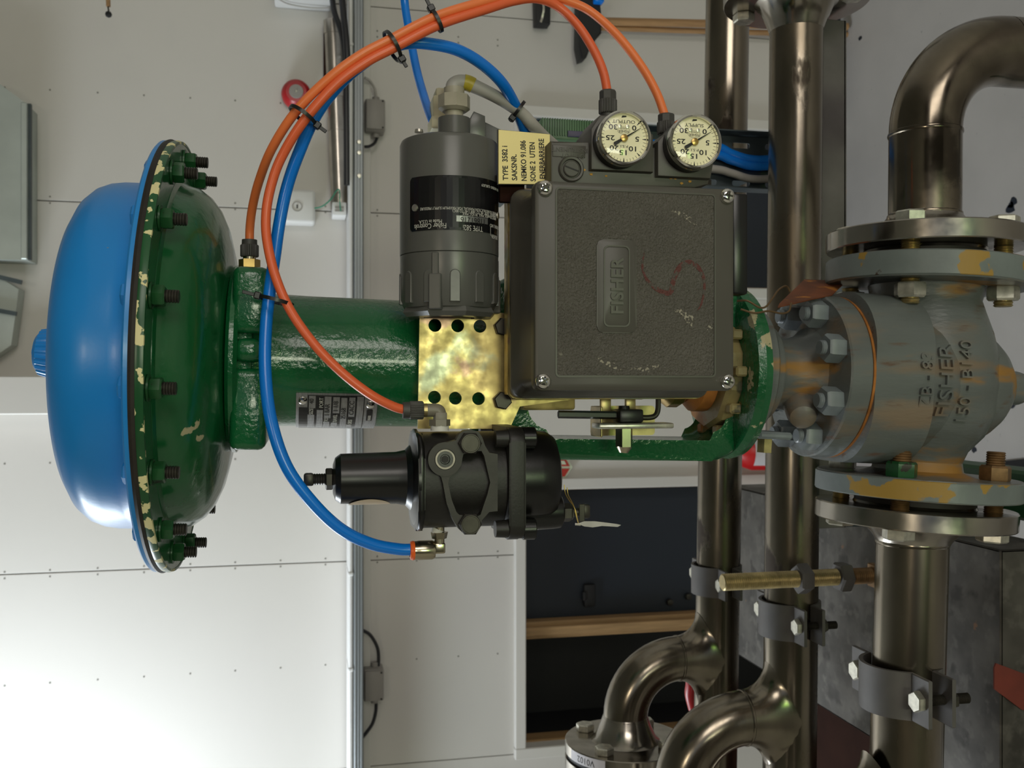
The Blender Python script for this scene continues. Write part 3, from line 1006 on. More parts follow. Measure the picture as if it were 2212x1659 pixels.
# yoke casting: top plate, two lugs, barrel, fork, ring
mb = MB().lathe([(0, -0.041), (0.0675, -0.041), (0.070, -0.0435), (0.070, -0.0465), (0.066, -0.0490), (0, -0.0490)], MA, n=72)
obj('yoke_top_plate', mb, m_green_rough, act)
cx0 = 0.0
mb = MB()
xr0, xr1 = 0.0165, 0.0632
mb.box(((xr0 + xr1) / 2, 0.0, -0.0570), (xr1 - xr0, 0.124, 0.0250), MA, bevel=0.0055, seg=3)
obj('yoke_lug', mb, m_green_rough, act)
mb = MB().box((-0.0360, 0.0, -0.0570), (0.0570, 0.122, 0.0250), MA, bevel=0.0055, seg=3)
obj('yoke_lug', mb, m_green_rough, act)
mb = MB().box((0.0050, -0.032, -0.0560), (0.0170, 0.062, 0.0210), MA, bevel=0.007, seg=4)
mb.box((0.0040, -0.022, -0.0520), (0.040, 0.064, 0.0140), MA, bevel=0.004, seg=2)
obj('yoke_web', mb, m_green_rough, act)
mb = MB()
mb.lathe([(0, -0.046), (0.0560, -0.046), (0.0520, -0.058), (0.0500, -0.070), (0.0492, -0.10), (0.0488, -0.20), (0.0495, -0.232), (0.047, -0.262), (0, -0.262)], MA, n=72)
obj('yoke_barrel', mb, m_green_rough, act)
# fork outline in local xz
zi, zo, xi, xo = -0.250, -0.449, 0.0555, 0.0722


def arc(cx, cz, r, a0, a1, n=7):
    return [(cx + r * math.cos(math.radians(a0 + (a1 - a0) * i / n)), cz + r * math.sin(math.radians(a0 + (a1 - a0) * i / n))) for i in range(n + 1)]


half = [(0.0, -0.215), (0.0480, -0.215), (0.0560, -0.226), (0.0670, -0.243), (xo, -0.262)] + arc(xo - 0.034, zo + 0.034, 0.034, 0, -90)
half += [(0.0, zo)]
inner = arc(xi - 0.020, zo + 0.036, 0.020, -90, 0) + arc(xi - 0.026, -0.282, 0.026, 0, 90)
poly = half + [(0.0, zo + 0.016)] + inner + [(0.0, -0.252)]
# right half then mirrored left half, each a prism; local plane x-z extruded along y
Mp = MA @ Matrix(((1, 0, 0, 0), (0, 0, -1, 0), (0, 1, 0, 0), (0, 0, 0, 1)))
mb = MB().prism(poly, -0.030, 0.030, Mp, bevel=0.0065, seg=3)
mb.prism([(-x, z) for x, z in poly], -0.030, 0.030, Mp, bevel=0.0065, seg=3)
obj('yoke_fork', mb, m_green_rough, act)
mb = MB().lathe([(0.020, -0.449), (0.064, -0.449), (0.0705, -0.446), (0.0720, -0.4400), (0.0700, -0.4345), (0.058, -0.4325), (0.020, -0.4330)], MA, n=72, closed=True)
obj('yoke_ring', mb, m_green_worn, act, label='green ring with chipped and rust-stained paint')

# data plate riveted round the left of the barrel
zp0, zp1 = -0.086, -0.147        # upper and lower end, local z


def zl(px, Y):
    return W(px, 789, Y).z - OG.z


zpa, zpb = zl(642, 0.722), zl(815, 0.722)
rp = 0.0500
Mcy = MA @ T(0, 0, 0)
# local for bend: x along arc (to the right when seen from outside), y up, z outwards; angle 0 faces the camera
Mw = MA @ Matrix(((1, 0, 0, 0), (0, 0, -1, 0), (0, 1, 0, 0), (0, 0, 0, 1)))
a_mid = -(28.0 + 96.0) / 2
arcw = math.radians(68) * rp


def wrapped(boxes, z0, z1, mat, name, parent, **k):
    """boxes: (x0, x1, y0, y1) on the plate, x in arc metres from the plate's right edge (negative = left), y = local z"""
    b = MB()
    for bx0, bx1, y0, y1 in boxes:
        n = max(1, int(abs(bx1 - bx0) / 0.004))
        for i in range(n):
            u0, u1 = bx0 + (bx1 - bx0) * i / n, bx0 + (bx1 - bx0) * (i + 1) / n
            v = [b.bm.verts.new(p) for p in ((u0, y0, z0), (u1, y0, z0), (u1, y1, z0), (u0, y1, z0), (u0, y0, z1), (u1, y0, z1), (u1, y1, z1), (u0, y1, z1))]
            for f in ((4, 5, 6, 7), (0, 3, 2, 1), (0, 1, 5, 4), (1, 2, 6, 5), (2, 3, 7, 6), (3, 0, 4, 7)):
                b.bm.faces.new([v[q] for q in f])
    bmesh.ops.remove_doubles(b.bm, verts=b.bm.verts, dist=1e-6)
    b.bend(rp, Mw)
    return obj(name, b, mat, parent, **k)


xr_ = math.radians(-28.5) * rp
xl_ = math.radians(-97.0) * rp
L_ = xr_ - xl_
dp = wrapped([(xl_, xr_, zpb, zpa)], -0.0004, 0.0006, m_alu, 'data_plate', act, label='silver and black riveted data plate')
H_ = zpa - zpb


def pxb(px):
    return zpa - (px - 642) / (815 - 642) * H_


def arcy(py, px=720):
    """arc position on the barrel of picture row py"""
    s = S(px, 0.735)
    off = (789.0 - py) * s
    return math.asin(max(-1, min(1, off / (rp * 1.0)))) * rp


blk = [(arcy(928), arcy(859), pxb(664), pxb(784))]
wrapped([(xl_ + 0.002, arcy(861), pxb(666), pxb(787)), (xl_ + 0.004, arcy(887), pxb(648), pxb(666))], 0.0006, 0.0010, m_plate_black, 'black_field', dp)
sil = [(669, 683, 862, 887), (667, 681, 901, 932), (686, 699, 891, 932), (702, 716, 863, 908), (701, 714, 916, 932), (720, 734, 864, 897), (718, 731, 918, 932),
       (737, 750, 865, 932), (754, 767, 864, 904), (751, 763, 922, 932), (771, 785, 862, 932)]
wrapped([(arcy(min(d_, 929)), arcy(c_), pxb(b_), pxb(a_)) for a_, b_, c_, d_ in sil], 0.0010, 0.0013, m_alu, 'stamped_field', dp)
wrapped([(arcy(912), arcy(890), pxb(806), pxb(793))], 0.0010, 0.0013, m_plate_black, 'oval_mark', dp)


def wrap_text(items, mat, name, parent, lift=0.0014):
    b = MB()
    for s, px, py, size, sx in items:
        me = text(s, size, 0.00008, 'LEFT', sx)
        b.mesh(me, T(arcy(py), pxb(px), lift))
    b.bend(rp, Mw)
    return obj(name, b, mat, parent)


wrap_text([('SIZE', 678, 900, 0.0040, 0.9), ('PORT', 699, 886, 0.0040, 0.9), ('TO', 711, 915, 0.0040, 0.9), ('TRAVEL', 730, 917, 0.0042, 0.75), ('OBSS', 763, 920, 0.0042, 0.75), ('FISHER', 803, 911, 0.0030, 0.7)],
          m_ink_white, 'white_lettering', dp)
wrap_text([('40', 679, 878, 0.0045, 1.0), ('1 BAR', 713, 903, 0.0050, 0.95), ('1 1/8', 731, 894, 0.0050, 1.0), ('25168', 748, 909, 0.0050, 1.0), ('CACC', 765, 900, 0.0050, 1.0)], m_ink, 'stamped_lettering', dp)
rv = proto(MB().lathe([(0.0032, 0), (0.0030, 0.0012), (0.0018, 0.0020), (0, 0.0023)], n=18), m_chrome, 'rivet')
for px, py in ((656, 872), (800, 878)):
    a = arcy(py) / rp
    inst('rivet', rv, act, MA @ T(rp * math.sin(a), -rp * math.cos(a), pxb(px)) @ frame((0, 0, 0), (math.sin(a), -math.cos(a), 0), (0, 0, 1)) @ T(0, 0, 0.0006))

# yoke locknut and stem
mb = MB().lathe([(0.022, -0.4335), (0.047, -0.4335), (0.0480, -0.4310), (0.0480, -0.4235), (0.045, -0.4205), (0.030, -0.4195), (0.022, -0.4195)], MA, n=10, closed=True)
for k in range(10):
    a = 2 * PI * (k + 0.5) / 10
    mb.box((0.050 * math.cos(a), 0.050 * math.sin(a), -0.428), (0.008, 0.010, 0.010), MA @ ID, bevel=0.0015, seg=1)
obj('yoke_locknut', mb, m_dirty, act, label='dirty yellowed castellated locknut')
mb = MB().cyl(MA @ Vector((0, 0, -0.26)), MA @ Vector((0, 0, -0.50)), 0.0075, n=20)
obj('stem', mb, m_machined, act)
mb = MB().box((-0.004, 0, -0.345), (0.040, 0.034, 0.040), MA, bevel=0.004)
obj('stem_connector', mb, m_brass, act)
mb = MB().lathe([(0, -0.380), (0.024, -0.380), (0.030, -0.387), (0.030, -0.396), (0.024, -0.402), (0, -0.402)], MA, n=12)
obj('packing_nut', mb, m_brass, act)
mb = MB().lathe([(0, -0.402), (0.026, -0.402), (0.033, -0.409), (0.033, -0.4195), (0, -0.4195)], MA, n=24)
obj('packing_follower', mb, m_rust, act, label='rusted packing follower')

# ------------------------------------------------------------------ valve body and bonnet
LEAN = math.radians(3.2)
OB = Vector((0.001, Y0, 1.2705))
MV = T(*OB) @ Matrix.Rotation(LEAN, 4, 'Y')
val = thing('globe_valve', T(OB.x, OB.y, OB.z - 0.10), 'rust-streaked grey cast globe valve body with bolted bonnet', 'valve')
MX = MV @ Matrix(((0, 0, 1, 0), (1, 0, 0, 0), (0, 1, 0, 0), (0, 0, 0, 1)))     # local z along the flow, to the right
# flow body
mb = MB().lathe([(0, -0.0975), (0.0, -0.0975), (0.0840, -0.0975), (0.0840, -0.0820), (0.0830, -0.0800), (0.048, -0.0800), (0.0375, -0.0760), (0.0360, -0.0680), (0.0400, -0.0580),
                 (0.0520, -0.0440), (0.0600, -0.0250), (0.0630, 0.0), (0.0605, 0.025), (0.0555, 0.045), (0.0490, 0.062), (0.0455, 0.0720), (0.0470, 0.0790), (0.0480, 0.0835)], MX, n=72)
mb.lathe([(0.0480, 0.0835), (0.0832, 0.0835), (0.0842, 0.0850), (0.0842, 0.1040), (0.0832, 0.1050), (0, 0.1050)], MX, n=72)
obj('body', mb, m_valve, val)
mbf = MB().lathe([(0.0838, -0.0972), (0.0846, -0.0965), (0.0846, -0.0815), (0.0838, -0.0808)], MX, n=72, closed=True)
obj('flange_rim', mbf, m_valve_edge, val, label='chipped flange rim showing yellow primer')
mbf = MB().lathe([(0.0838, 0.0845), (0.0846, 0.0852), (0.0846, 0.1038), (0.0838, 0.1045)], MX, n=72, closed=True)
obj('flange_rim', mbf, m_valve_edge, val, label='chipped flange rim with brown stains')
# bonnet seat of the body: round-cornered block
mb = MB().prism(rrect(0, 0, 0.143, 0.136, 0.050, 10), 0.036, 0.0885, MV, bevel=0.006, seg=3)
mb.lathe([(0.060, 0.0), (0.066, 0.02), (0.068, 0.04)], MV, n=48)
obj('bonnet_seat', mb, m_valve, val)
obj('bonnet_joint', MB().lathe([(0, 0.0885), (0.0688, 0.0885), (0.0688, 0.0905), (0, 0.0905)], MV, n=72), m_rust, val, label='rust line between bonnet and body')
mb = MB().lathe([(0, 0.0905), (0.0678, 0.0905), (0.0690, 0.0918), (0.0690, 0.1085), (0.0678, 0.1100), (0.0500, 0.1105), (0.0405, 0.1130), (0.0340, 0.1200), (0.0305, 0.1300), (0.0300, 0.1400),
                 (0.0320, 0.1480), (0.0405, 0.1510), (0.0415, 0.1530), (0.0415, 0.1660), (0.0400, 0.1680), (0, 0.1680)], MV, n=72)
mb.lathe([(0.0, 0.162), (0.052, 0.162), (0.054, 0.164), (0.054, 0.170), (0, 0.170)], MV, n=40)
obj('bonnet', mb, m_valve, val)
# pipe plug boss on the neck, lower lug of the packing flange
pb = MV @ Vector((-0.030, -0.026, 0.128))
mb = MB().lathe([(0.014, -0.02), (0.0125, 0.004), (0.0105, 0.011), (0.006, 0.0140), (0, 0.0145)], frame(pb, (-0.45, -0.75, 0.28)), n=28)
obj('neck_boss', mb, m_valve, val)
mb = MB().box((-0.0515, -0.012, 0.1545), (0.006, 0.05, 0.030), MV, bevel=0.002, seg=1)
obj('packing_lug', mb, m_valve_nut, val)
obj('lug_bolt', MB().cyl(MV @ Vector((-0.052, -0.022, 0.157)), MV @ Vector((-0.066, -0.022, 0.157)), 0.0065, n=6), m_zincy, val)
# bonnet studs and nuts
nutv_p = proto(nut_mb(0.0118, 0.0145), m_valve_nut, 'bonnet_nut')
studv_p = proto(thread_mb(0.0062, 0.0050, 0.0016, n=14), m_valve_nut, 'bonnet_stud')
for k in range(8):
    a = math.radians(22.5 + 45 * k)
    M = MV @ T(0.0550 * math.sin(a), -0.0550 * math.cos(a), 0.1100) @ Matrix.Rotation(random.uniform(0, 1), 4, 'Z')
    inst('bonnet_nut', nutv_p, val, M)
    inst('bonnet_stud', studv_p, val, M @ T(0, 0, 0.0140))
# bottom cone and nub
mb = MB().lathe([(0.050, -0.036), (0.047, -0.052), (0.040, -0.062), (0.030, -0.072), (0.022, -0.0765), (0, -0.0770)], MV, n=56)
mb.box((0, -0.006, -0.078), (0.030, 0.034, 0.038), MV, bevel=0.011, seg=4)
obj('drain_boss', mb, m_valve, val)
# raised cast marks on the front of the bulb
mb = MB()


bulb = [(-0.068, 0.0360), (-0.058, 0.0400), (-0.044, 0.0520), (-0.025, 0.0600), (0.0, 0.0630), (0.025, 0.0605), (0.045, 0.0555), (0.062, 0.0490), (0.072, 0.0455)]


def bulb_r(x):
    for (a, ra), (b, rb) in zip(bulb[:-1], bulb[1:]):
        if a <= x <= b:
            return ra + (rb - ra) * (x - a) / (b - a)
    return 0.0455


def castmark(s, px, size, sx=0.9):
    """letters standing proud of the front of the body, reading along the flow axis"""
    me = text(s, size, 0.0016, 'CENTER', sx)
    lp = MV.inverted() @ W(px, 812, 0.688)
    for v in me.vertices:
        x, z = v.co.x, lp.z + v.co.y - size * 0.35
        y1 = math.sqrt(max(0.0, bulb_r(x) ** 2 - z * z))
        rc = 0.060 + 0.006 * z / 0.02 if z < 0.02 else 0.066 + 0.002 * (z - 0.02) / 0.02
        y2 = math.sqrt(max(0.0, rc * rc - x * x)) if z > 0 else 0.0
        v.co = MV @ Vector((x, -(max(y1, y2) + 0.0013 + v.co.z), z))
    mb.mesh(me)


castmark('ZB - 83', 1990, 0.0165)
castmark('FISHER', 2036, 0.0200, 1.0)
castmark('150 - B140', 2085, 0.0150, 1.05)
obj('cast_lettering', mb, m_valve, val)
# flange bolts
nutz_p = proto(nut_mb(0.0128, 0.0125), m_zinc, 'nut')
headz_p = proto(nut_mb(0.0128, 0.0095), m_zinc, 'bolt_head')
nutr_p = proto(nut_mb(0.0128, 0.0130), m_rustbolt, 'nut')
nutg2_p = proto(nut_mb(0.0128, 0.0130), m_green_nut, 'nut')
shank_p = proto(thread_mb(0.0078, 0.060, 0.0022, n=14), m_zincy, 'shank')
shankr_p = proto(thread_mb(0.0078, 0.060, 0.0022, n=14), m_rustbolt, 'shank')
tip_p = proto(thread_mb(0.0078, 0.005, 0.0018, n=14), m_zincy, 'stud_tip')
tipr_p = proto(thread_mb(0.0078, 0.012, 0.0018, n=14), m_rustbolt, 'stud_tip')

FLIP = Matrix.Rotation(PI, 4, 'Y')
BR = 0.0625
rotx = Matrix.Rotation


def flange_bolts(parent, Mx, zh, zn, rusty=(), green=()):
    """four bolts at 45 degrees through a flange pair; Mx has its z along the pipe; heads at zh, nuts at zn"""
    for k in range(4):
        a = PI / 4 + k * PI / 2
        x, y = BR * math.cos(a), BR * math.sin(a)
        r = rotx(random.uniform(0, 1), 4, 'Z')
        up = zh > zn
        hd = Mx @ T(x, y, zh) @ (ID if up else FLIP) @ r
        nt = Mx @ T(x, y, zn) @ (FLIP if up else ID) @ r
        ru = k in rusty
        inst('bolt_head', headz_p, parent, hd)
        inst('nut', nutg2_p if k in green else nutr_p if ru else nutz_p, parent, nt)
        inst('shank', shankr_p if ru else shank_p, parent, Mx @ T(x, y, min(zh, zn) - 0.002) @ Matrix.Diagonal((1, 1, (abs(zh - zn) + 0.004) / 0.060, 1)))
        inst('stud_tip', tipr_p if ru else tip_p, parent, nt @ T(0, 0, 0.0125))


# ------------------------------------------------------------------ pipework
RP = 0.03015


def elbow(mb, c, a_dir, b_dir, R, r, n=28, seg=14):
    """quarter bend leaving point c along a_dir and ending along b_dir"""
    a, b = Vector(a_dir), Vector(b_dir)
    pts = []
    for i in range(seg + 1):
        t = PI / 2 * i / seg
        pts.append(Vector(c) + a * (R * math.sin(t)) + b * (R * (1 - math.cos(t))))
    mb.tube(pts, r, n=n, smooth=False, cap=False)
    return pts[-1]


def weld_flange(mb, M, R=0.0825, t=0.016, hub=0.030):
    """weld-neck flange; local z = 0 at the sealing face, body towards +z"""
    mb.lathe([(0, -0.002), (0.050, -0.002), (0.051, 0.0), (R - 0.001, 0.0), (R, 0.001), (R, t - 0.001), (R - 0.001, t), (0.047, t), (0.042, t + 0.004), (0.034, t + hub * 0.75), (RP + 0.0012, t + hub), (RP, t + hub + 0.003)], M, n=72)


def weld(mb, p, d, r=RP):
    mb.lathe([(r - 0.001, -0.003), (r + 0.0009, -0.0012), (r + 0.0011, 0.0), (r + 0.0009, 0.0012), (r - 0.001, 0.003)], frame(p, d), n=32)


# outlet on the right: flange, short pipe, elbow, pipe down
out = thing('outlet_pipe', (0.2955, Y0, 0.6), 'stainless pipe with bolted flange on the right of the valve bending downward', 'pipe')
Mo = frame((0.1165, Y0, 1.2675), (1, 0, -0.012), (0, 1, 0))
mb = MB()
weld_flange(mb, Mo, hub=0.014)
obj('flange', mb, m_machined, out)
obj('gasket', MB().lathe([(0.050, -0.0105), (0.050, -0.0015), (0.02, -0.0015), (0.02, -0.0105)], Mo, n=40, closed=True), m_gasket, out)
mb = MB()
p0 = Mo @ Vector((0, 0, 0.031))
p1 = Vector((0.2195, Y0, 1.2665))
mb.cyl(p0, p1, RP, n=40)
e = elbow(mb, p1, (1, 0, 0), (0, 0, -1), 0.078, RP, n=40, seg=20)
mb.cyl(e, (e.x, Y0, 0.62), RP, n=40)
weld(mb, p1, (1, 0, 0))
weld(mb, p0, (1, 0, 0))
obj('bent_pipe', mb, m_steel_dark, out)
flange_bolts(out, Mo, 0.016, -0.0335)

# the three manifold lines on the left -------------------------------------------------
XT = -0.380


def tee(mb, c, r=RP):
    """swept branch upwards from a run along x"""
    c = Vector(c)
    n = 32
    rings = []
    f, h = 0.032, 0.030
    for k in range(9):
        t = PI / 2 * k / 8
        ring = []
        for i in range(n):
            ca, sa = math.cos(2 * PI * i / n), math.sin(2 * PI * i / n)
            top = Vector((r * ca, r * sa, r + h))
            base = Vector(((r + f) * ca, r * sa, r * abs(ca) * 0.985))
            ring.append(c + Vector((top.x + (base.x - top.x) * (1 - math.cos(t)), top.y + (base.y - top.y) * (1 - math.cos(t)), top.z + (base.z - top.z) * math.sin(t))))
        rings.append(ring)
    mb._poly(rings, ID, cap0=False, cap1=False)


inl = thing('inlet_pipe', (-0.26, Y0, 1.20), 'stainless pipe with bolted flange entering the valve from the left', 'pipe')
fc = Vector((-0.1055, Y0, 1.2775))
Mi = frame(fc, (-1, 0, 0.055), (0, 1, 0))
mb = MB()
weld_flange(mb, Mi, t=0.0155, hub=0.016)
obj('flange', mb, m_machined, inl)
obj('gasket', MB().lathe([(0.050, -0.0085), (0.050, -0.0015), (0.02, -0.0015), (0.02, -0.0085)], Mi, n=40, closed=True), m_gasket, inl)
mb = MB()
p0 = Mi @ Vector((0, 0, 0.0325))
ct = Vector((XT, Y0, 1.2945))
mb.cyl(p0, ct + Vector((-0.35, 0, 0.004)), RP, n=40)
weld(mb, p0, (1, 0, 0))
tee(mb, ct)
b0 = ct + Vector((0, 0, RP + 0.028))
mb.cyl(b0, b0 + Vector((0, 0, 0.02)), RP, n=32)
e = elbow(mb, b0 + Vector((0, 0, 0.02)), (0, 0, 1), (-1, 0, 0), 0.078, RP, n=32)
mb.cyl(e, e + Vector((-0.15, 0, 0)), RP, n=32)
obj('run_pipe', mb, m_steel, inl)
flange_bolts(inl, Mi, 0.0155, -0.0265, rusty=(0, 1, 2), green=(2,))


def manifold(name, Y, pxa, pya, pxb, pyb, label, right_flange=False, left_flange=False):
    a, b = W(pxa, pya, Y), W(pxb, pyb, Y)
    d = (b - a).normalized()
    t = (XT - a.x) / d.x
    c = a + d * t
    th = thing(name, (-0.27, Y, c.z - RP), label, 'pipe')
    end = a + d * ((0.41 if right_flange else 1.2) - a.x) / d.x
    left = c + d * 0.35
    mb = MB().cyl(end, left, RP, n=40)
    tee(mb, c)
    b0 = c + Vector((0, 0, RP + 0.028))
    e = elbow(mb, b0, (0, 0, 1), (-1, 0, 0), 0.076, RP, n=32)
    weld(mb, b0, (0, 0, 1))
    if left_flange:
        Mf = frame((c.x - 0.122, Y, e.z), (1, 0, 0), (0, 1, 0))
        mb.cyl(e, Mf @ Vector((0, 0, 0.046)), RP, n=32)
    else:
        mb.cyl(e, e + Vector((-0.15, 0, 0)), RP, n=32)
    weld(mb, e, (1, 0, 0))
    obj('run_pipe', mb, m_steel, th)
    if left_flange:
        fb = MB()
        weld_flange(fb, Mf)
        obj('flange', fb, m_machined, th)
        obj('gasket', MB().lathe([(0.080, -0.006), (0.080, -0.0005), (0.02, -0.0005), (0.02, -0.006)], Mf, n=56, closed=True), m_rubber, th, label='black gasket')
        fb = MB().lathe([(0, -0.0065), (0.0825, -0.0065), (0.0825, -0.0225), (0.045, -0.0225), (0.031, -0.05), (0.031, -0.2), (0, -0.2)], Mf, n=56)
        obj('mating_flange', fb, m_machined, th)
        for k in range(4):
            aa = PI / 4 + k * PI / 2
            inst('bolt_head', headz_p, th, Mf @ T(BR * math.cos(aa), BR * math.sin(aa), 0.016))
        # paper tag stuck on the rim, lettering upside down as mounted
        tg = MB()
        tg.box((0, 0, 0.0002), (0.060, 0.0135, 0.0004))
        bmesh.ops.subdivide_edges(tg.bm, edges=[q for q in tg.bm.edges if abs(q.verts[0].co.x - q.verts[1].co.x) > 0.05], cuts=14)
        Mrim = Mf @ T(0, 0, 0.008)
        # facing angle: up and towards the camera
        ang = math.radians(122)
        # local: x along arc, y along axis (world -x up), z out
        R0 = Matrix.Rotation(ang, 4, 'Z')
        base = Matrix(((0, 0, 1, 0), (1, 0, 0, 0), (0, 1, 0, 0), (0, 0, 0, 1)))
        tg.bend(0.0826, Mrim @ R0 @ base)
        st = obj('rim_sticker', tg, m_whitesticker, th, label='white sticker on the flange rim')
        tx = MB().mesh(text('V0102', 0.0115, 0.00006, 'CENTER'), Matrix.Rotation(PI, 4, 'Z') @ T(0.0, -0.0035, 0.0005))
        tx.bend(0.0826, Mrim @ R0 @ base)
        obj('sticker_lettering', tx, m_ink, st)
    if right_flange:
        Mf = frame((0.455, Y, end.z), (-1, 0, 0), (0, 1, 0))
        fb = MB()
        weld_flange(fb, Mf)
        obj('flange', fb, m_machined, th)
        for k in range(4):
            aa = PI / 4 + k * PI / 2
            inst('bolt_head', headz_p, th, Mf @ T(BR * math.cos(aa), BR * math.sin(aa), 0.016))
    return c


c2 = manifold('manifold_pipe', 1.016, 1720, 100, 1711.5, 1000, 'middle stainless pipe with a flange at its right end and a swept branch', right_flange=True)
c1 = manifold('manifold_pipe', 1.256, 1571, 50, 1553.5, 1100, 'rear stainless pipe whose branch ends in a stickered flange', left_flange=True)

# pipe clamps: two half straps with ears and two bolts each ---------------------------------
boltc_h = proto(nut_mb(0.0092, 0.0060), m_zinc, 'bolt_head')
boltc_s = proto(thread_mb(0.0045, 0.075, 0.0016, n=10), m_stud, 'bolt_shank')
boltc_n = proto(nut_mb(0.0078, 0.007), m_stud, 'nut')


def clamp(c, lab):
    th = thing('pipe_clamp', T(*c), lab, 'clamp', 'clamps on the three pipes')
    M = T(*c)
    w, t, r = 0.040, 0.0035, RP + 0.0012
    Mp = M @ Matrix(((0, 0, 1, 0), (1, 0, 0, 0), (0, 1, 0, 0), (0, 0, 0, 1)))      # local x = away, y = up, z = along the pipe
    for s, nm in ((1, 'upper_strap'), (-1, 'lower_strap')):
        n = 16
        gap = math.radians(17)
        angs = [gap + (PI - 2 * gap) * i / n for i in range(n + 1)]
        inner = [(r * math.cos(a), s * r * math.sin(a)) for a in angs]
        outer = [((r + t) * math.cos(a), s * (r + t) * math.sin(a)) for a in angs]
        y0 = r * math.sin(gap)
        e = r * math.cos(gap) + 0.026
        poly = [(e, s * y0)] + inner + [(-e, s * y0), (-e, s * (y0 + t)), (outer[-1][0] - 0.001, s * (y0 + t))] + list(reversed(outer)) + [(outer[0][0] + 0.001, s * (y0 + t)), (e, s * (y0 + t))]
        obj(nm, MB().prism(poly, -w / 2, w / 2, Mp, bevel=0.0008, seg=1), m_clamp, th)
    for y in (-1, 1):
        yy = y * (r + 0.0135)
        z0 = y0 + t
        inst('bolt_head', boltc_h, th, M @ T(0, yy, z0))
        inst('bolt_shank', boltc_s, th, M @ T(0, yy, z0) @ FLIP @ Matrix.Diagonal((1, 1, 0.045 / 0.075, 1)))
        inst('nut', boltc_n, th, M @ T(0, yy, -z0) @ FLIP)
    return th


clamp(Vector((-0.262, Y0, 1.2905)), 'grey bolted clamp round the front pipe left of the valve')
clamp(Vector((-0.268, 1.016, c2.z + 0.0005)), 'grey bolted clamp round the middle pipe by the threaded rod')
clamp(Vector((-0.272, 1.256, c1.z + 0.0005)), 'grey bolted clamp round the rear pipe behind the threaded rod')

# galvanised support channel under the pipes, and the steel round it
gx0, gx1, gy0, gy1, gz = -0.460, -0.1755, 0.886, 1.56, 1.08
gb_ = thing('support_channel', ((gx0 + gx1) / 2, (gy0 + gy1) / 2, 0.0), 'wide mottled galvanised channel carrying the three pipes', 'channel')
mb = MB().box(((gx0 + gx1) / 2, (gy0 + gy1) / 2, gz - 0.002), (gx1 - gx0, gy1 - gy0, 0.004), bevel=0.0015, seg=1)
mb.box(((gx0 + gx1) / 2, gy0 + 0.002, gz - 0.16), (gx1 - gx0, 0.004, 0.32), bevel=0.0015, seg=1)
mb.box((gx1 - 0.002, (gy0 + gy1) / 2, gz - 0.04), (0.004, gy1 - gy0, 0.08), bevel=0.0015, seg=1)
mb.box((gx0 + 0.002, (gy0 + gy1) / 2, gz - 0.04), (0.004, gy1 - gy0, 0.08), bevel=0.0015, seg=1)
obj('channel_sheet', mb, m_galv, gb_)
rs = MB().prism([xz(2146, 1442, gy0 - 0.001), xz(2150, 1432, gy0 - 0.001), xz(2230, 1462, gy0 - 0.001), xz(2230, 1540, gy0 - 0.001), xz(2205, 1532, gy0 - 0.001), xz(2146, 1488, gy0 - 0.001)], -0.0005, 0.0015, upright(gy0 - 0.001))
obj('red_stripe', rs, m_redbeam, gb_, label='dark red primer stripe on the front')
obj('brown_frame', MB().box((-0.70, 1.22, 0.98), (0.44, 0.70, 0.05), bevel=0.004, seg=1).box((-0.70, 0.95, 0.477), (0.06, 0.06, 0.95)), m_brown, None,
    label='brown primed steel frame to the left of the galvanised channel', cat='frame')
gm = MB().box((-0.135, 1.03, 0.93), (0.060, 0.36, 0.05), bevel=0.004, seg=1).box((-0.135, 0.95, 0.4525), (0.05, 0.05, 0.905))
obj('green_frame', gm, m_greenpaintfloor, None, label='dark green steel frame beside the galvanised channel', cat='frame')

# dark strut along the middle pipe
st_ = thing('strut_rail', (0.13, 1.05, 1.172), 'dark steel strut rail running alongside the middle pipe', 'rail')
mb = MB().box((0.130, 1.050, 1.174), (0.60, 0.040, 0.004), bevel=0.0008, seg=1).box((0.130, 1.032, 1.192), (0.60, 0.004, 0.038), bevel=0.0008, seg=1).box((0.130, 1.068, 1.192), (0.60, 0.004, 0.038), bevel=0.0008, seg=1)
obj('channel', mb, m_clamp, st_)
obj('strut_post', MB().box((-0.145, 1.05, 1.064), (0.05, 0.034, 0.216), bevel=0.002, seg=1), m_tray, st_)

# threaded rod
tr0 = W(1560, 1258, 0.89)
zlug = 1.230
rod = thing('threaded_rod', (tr0.x, 0.89, zlug), 'upright yellow zinc threaded rod with two nuts between the pipes', 'rod')
obj('rod', thread_mb(0.0086, tr0.z - 1.268, 0.0022, n=18).xform(T(tr0.x, 0.89, 1.268)), m_zincy, rod)
obj('rod_foot', thread_mb(0.0084, 1.268 - zlug + 0.002, 0.0022, n=18).xform(T(tr0.x, 0.89, zlug - 0.002)), m_rustbolt, rod, label='rusty lower end')
obj('rod_lug', MB().box((tr0.x, 0.847, zlug - 0.004), (0.024, 0.100, 0.008), bevel=0.001, seg=1).box((tr0.x, 0.790, 1.258), (0.022, 0.024, 0.050), bevel=0.001, seg=1), m_rustbolt, inl)
nt_p = proto(nut_mb(0.0155, 0.0130), m_clamp, 'nut')
inst('nut', nt_p, rod, T(tr0.x, 0.89, W(1746, 1250, 0.89).z))
inst('nut', nt_p, rod, T(tr0.x, 0.89, W(1832, 1245, 0.89).z) @ rotx(0.5, 4, 'Z'))

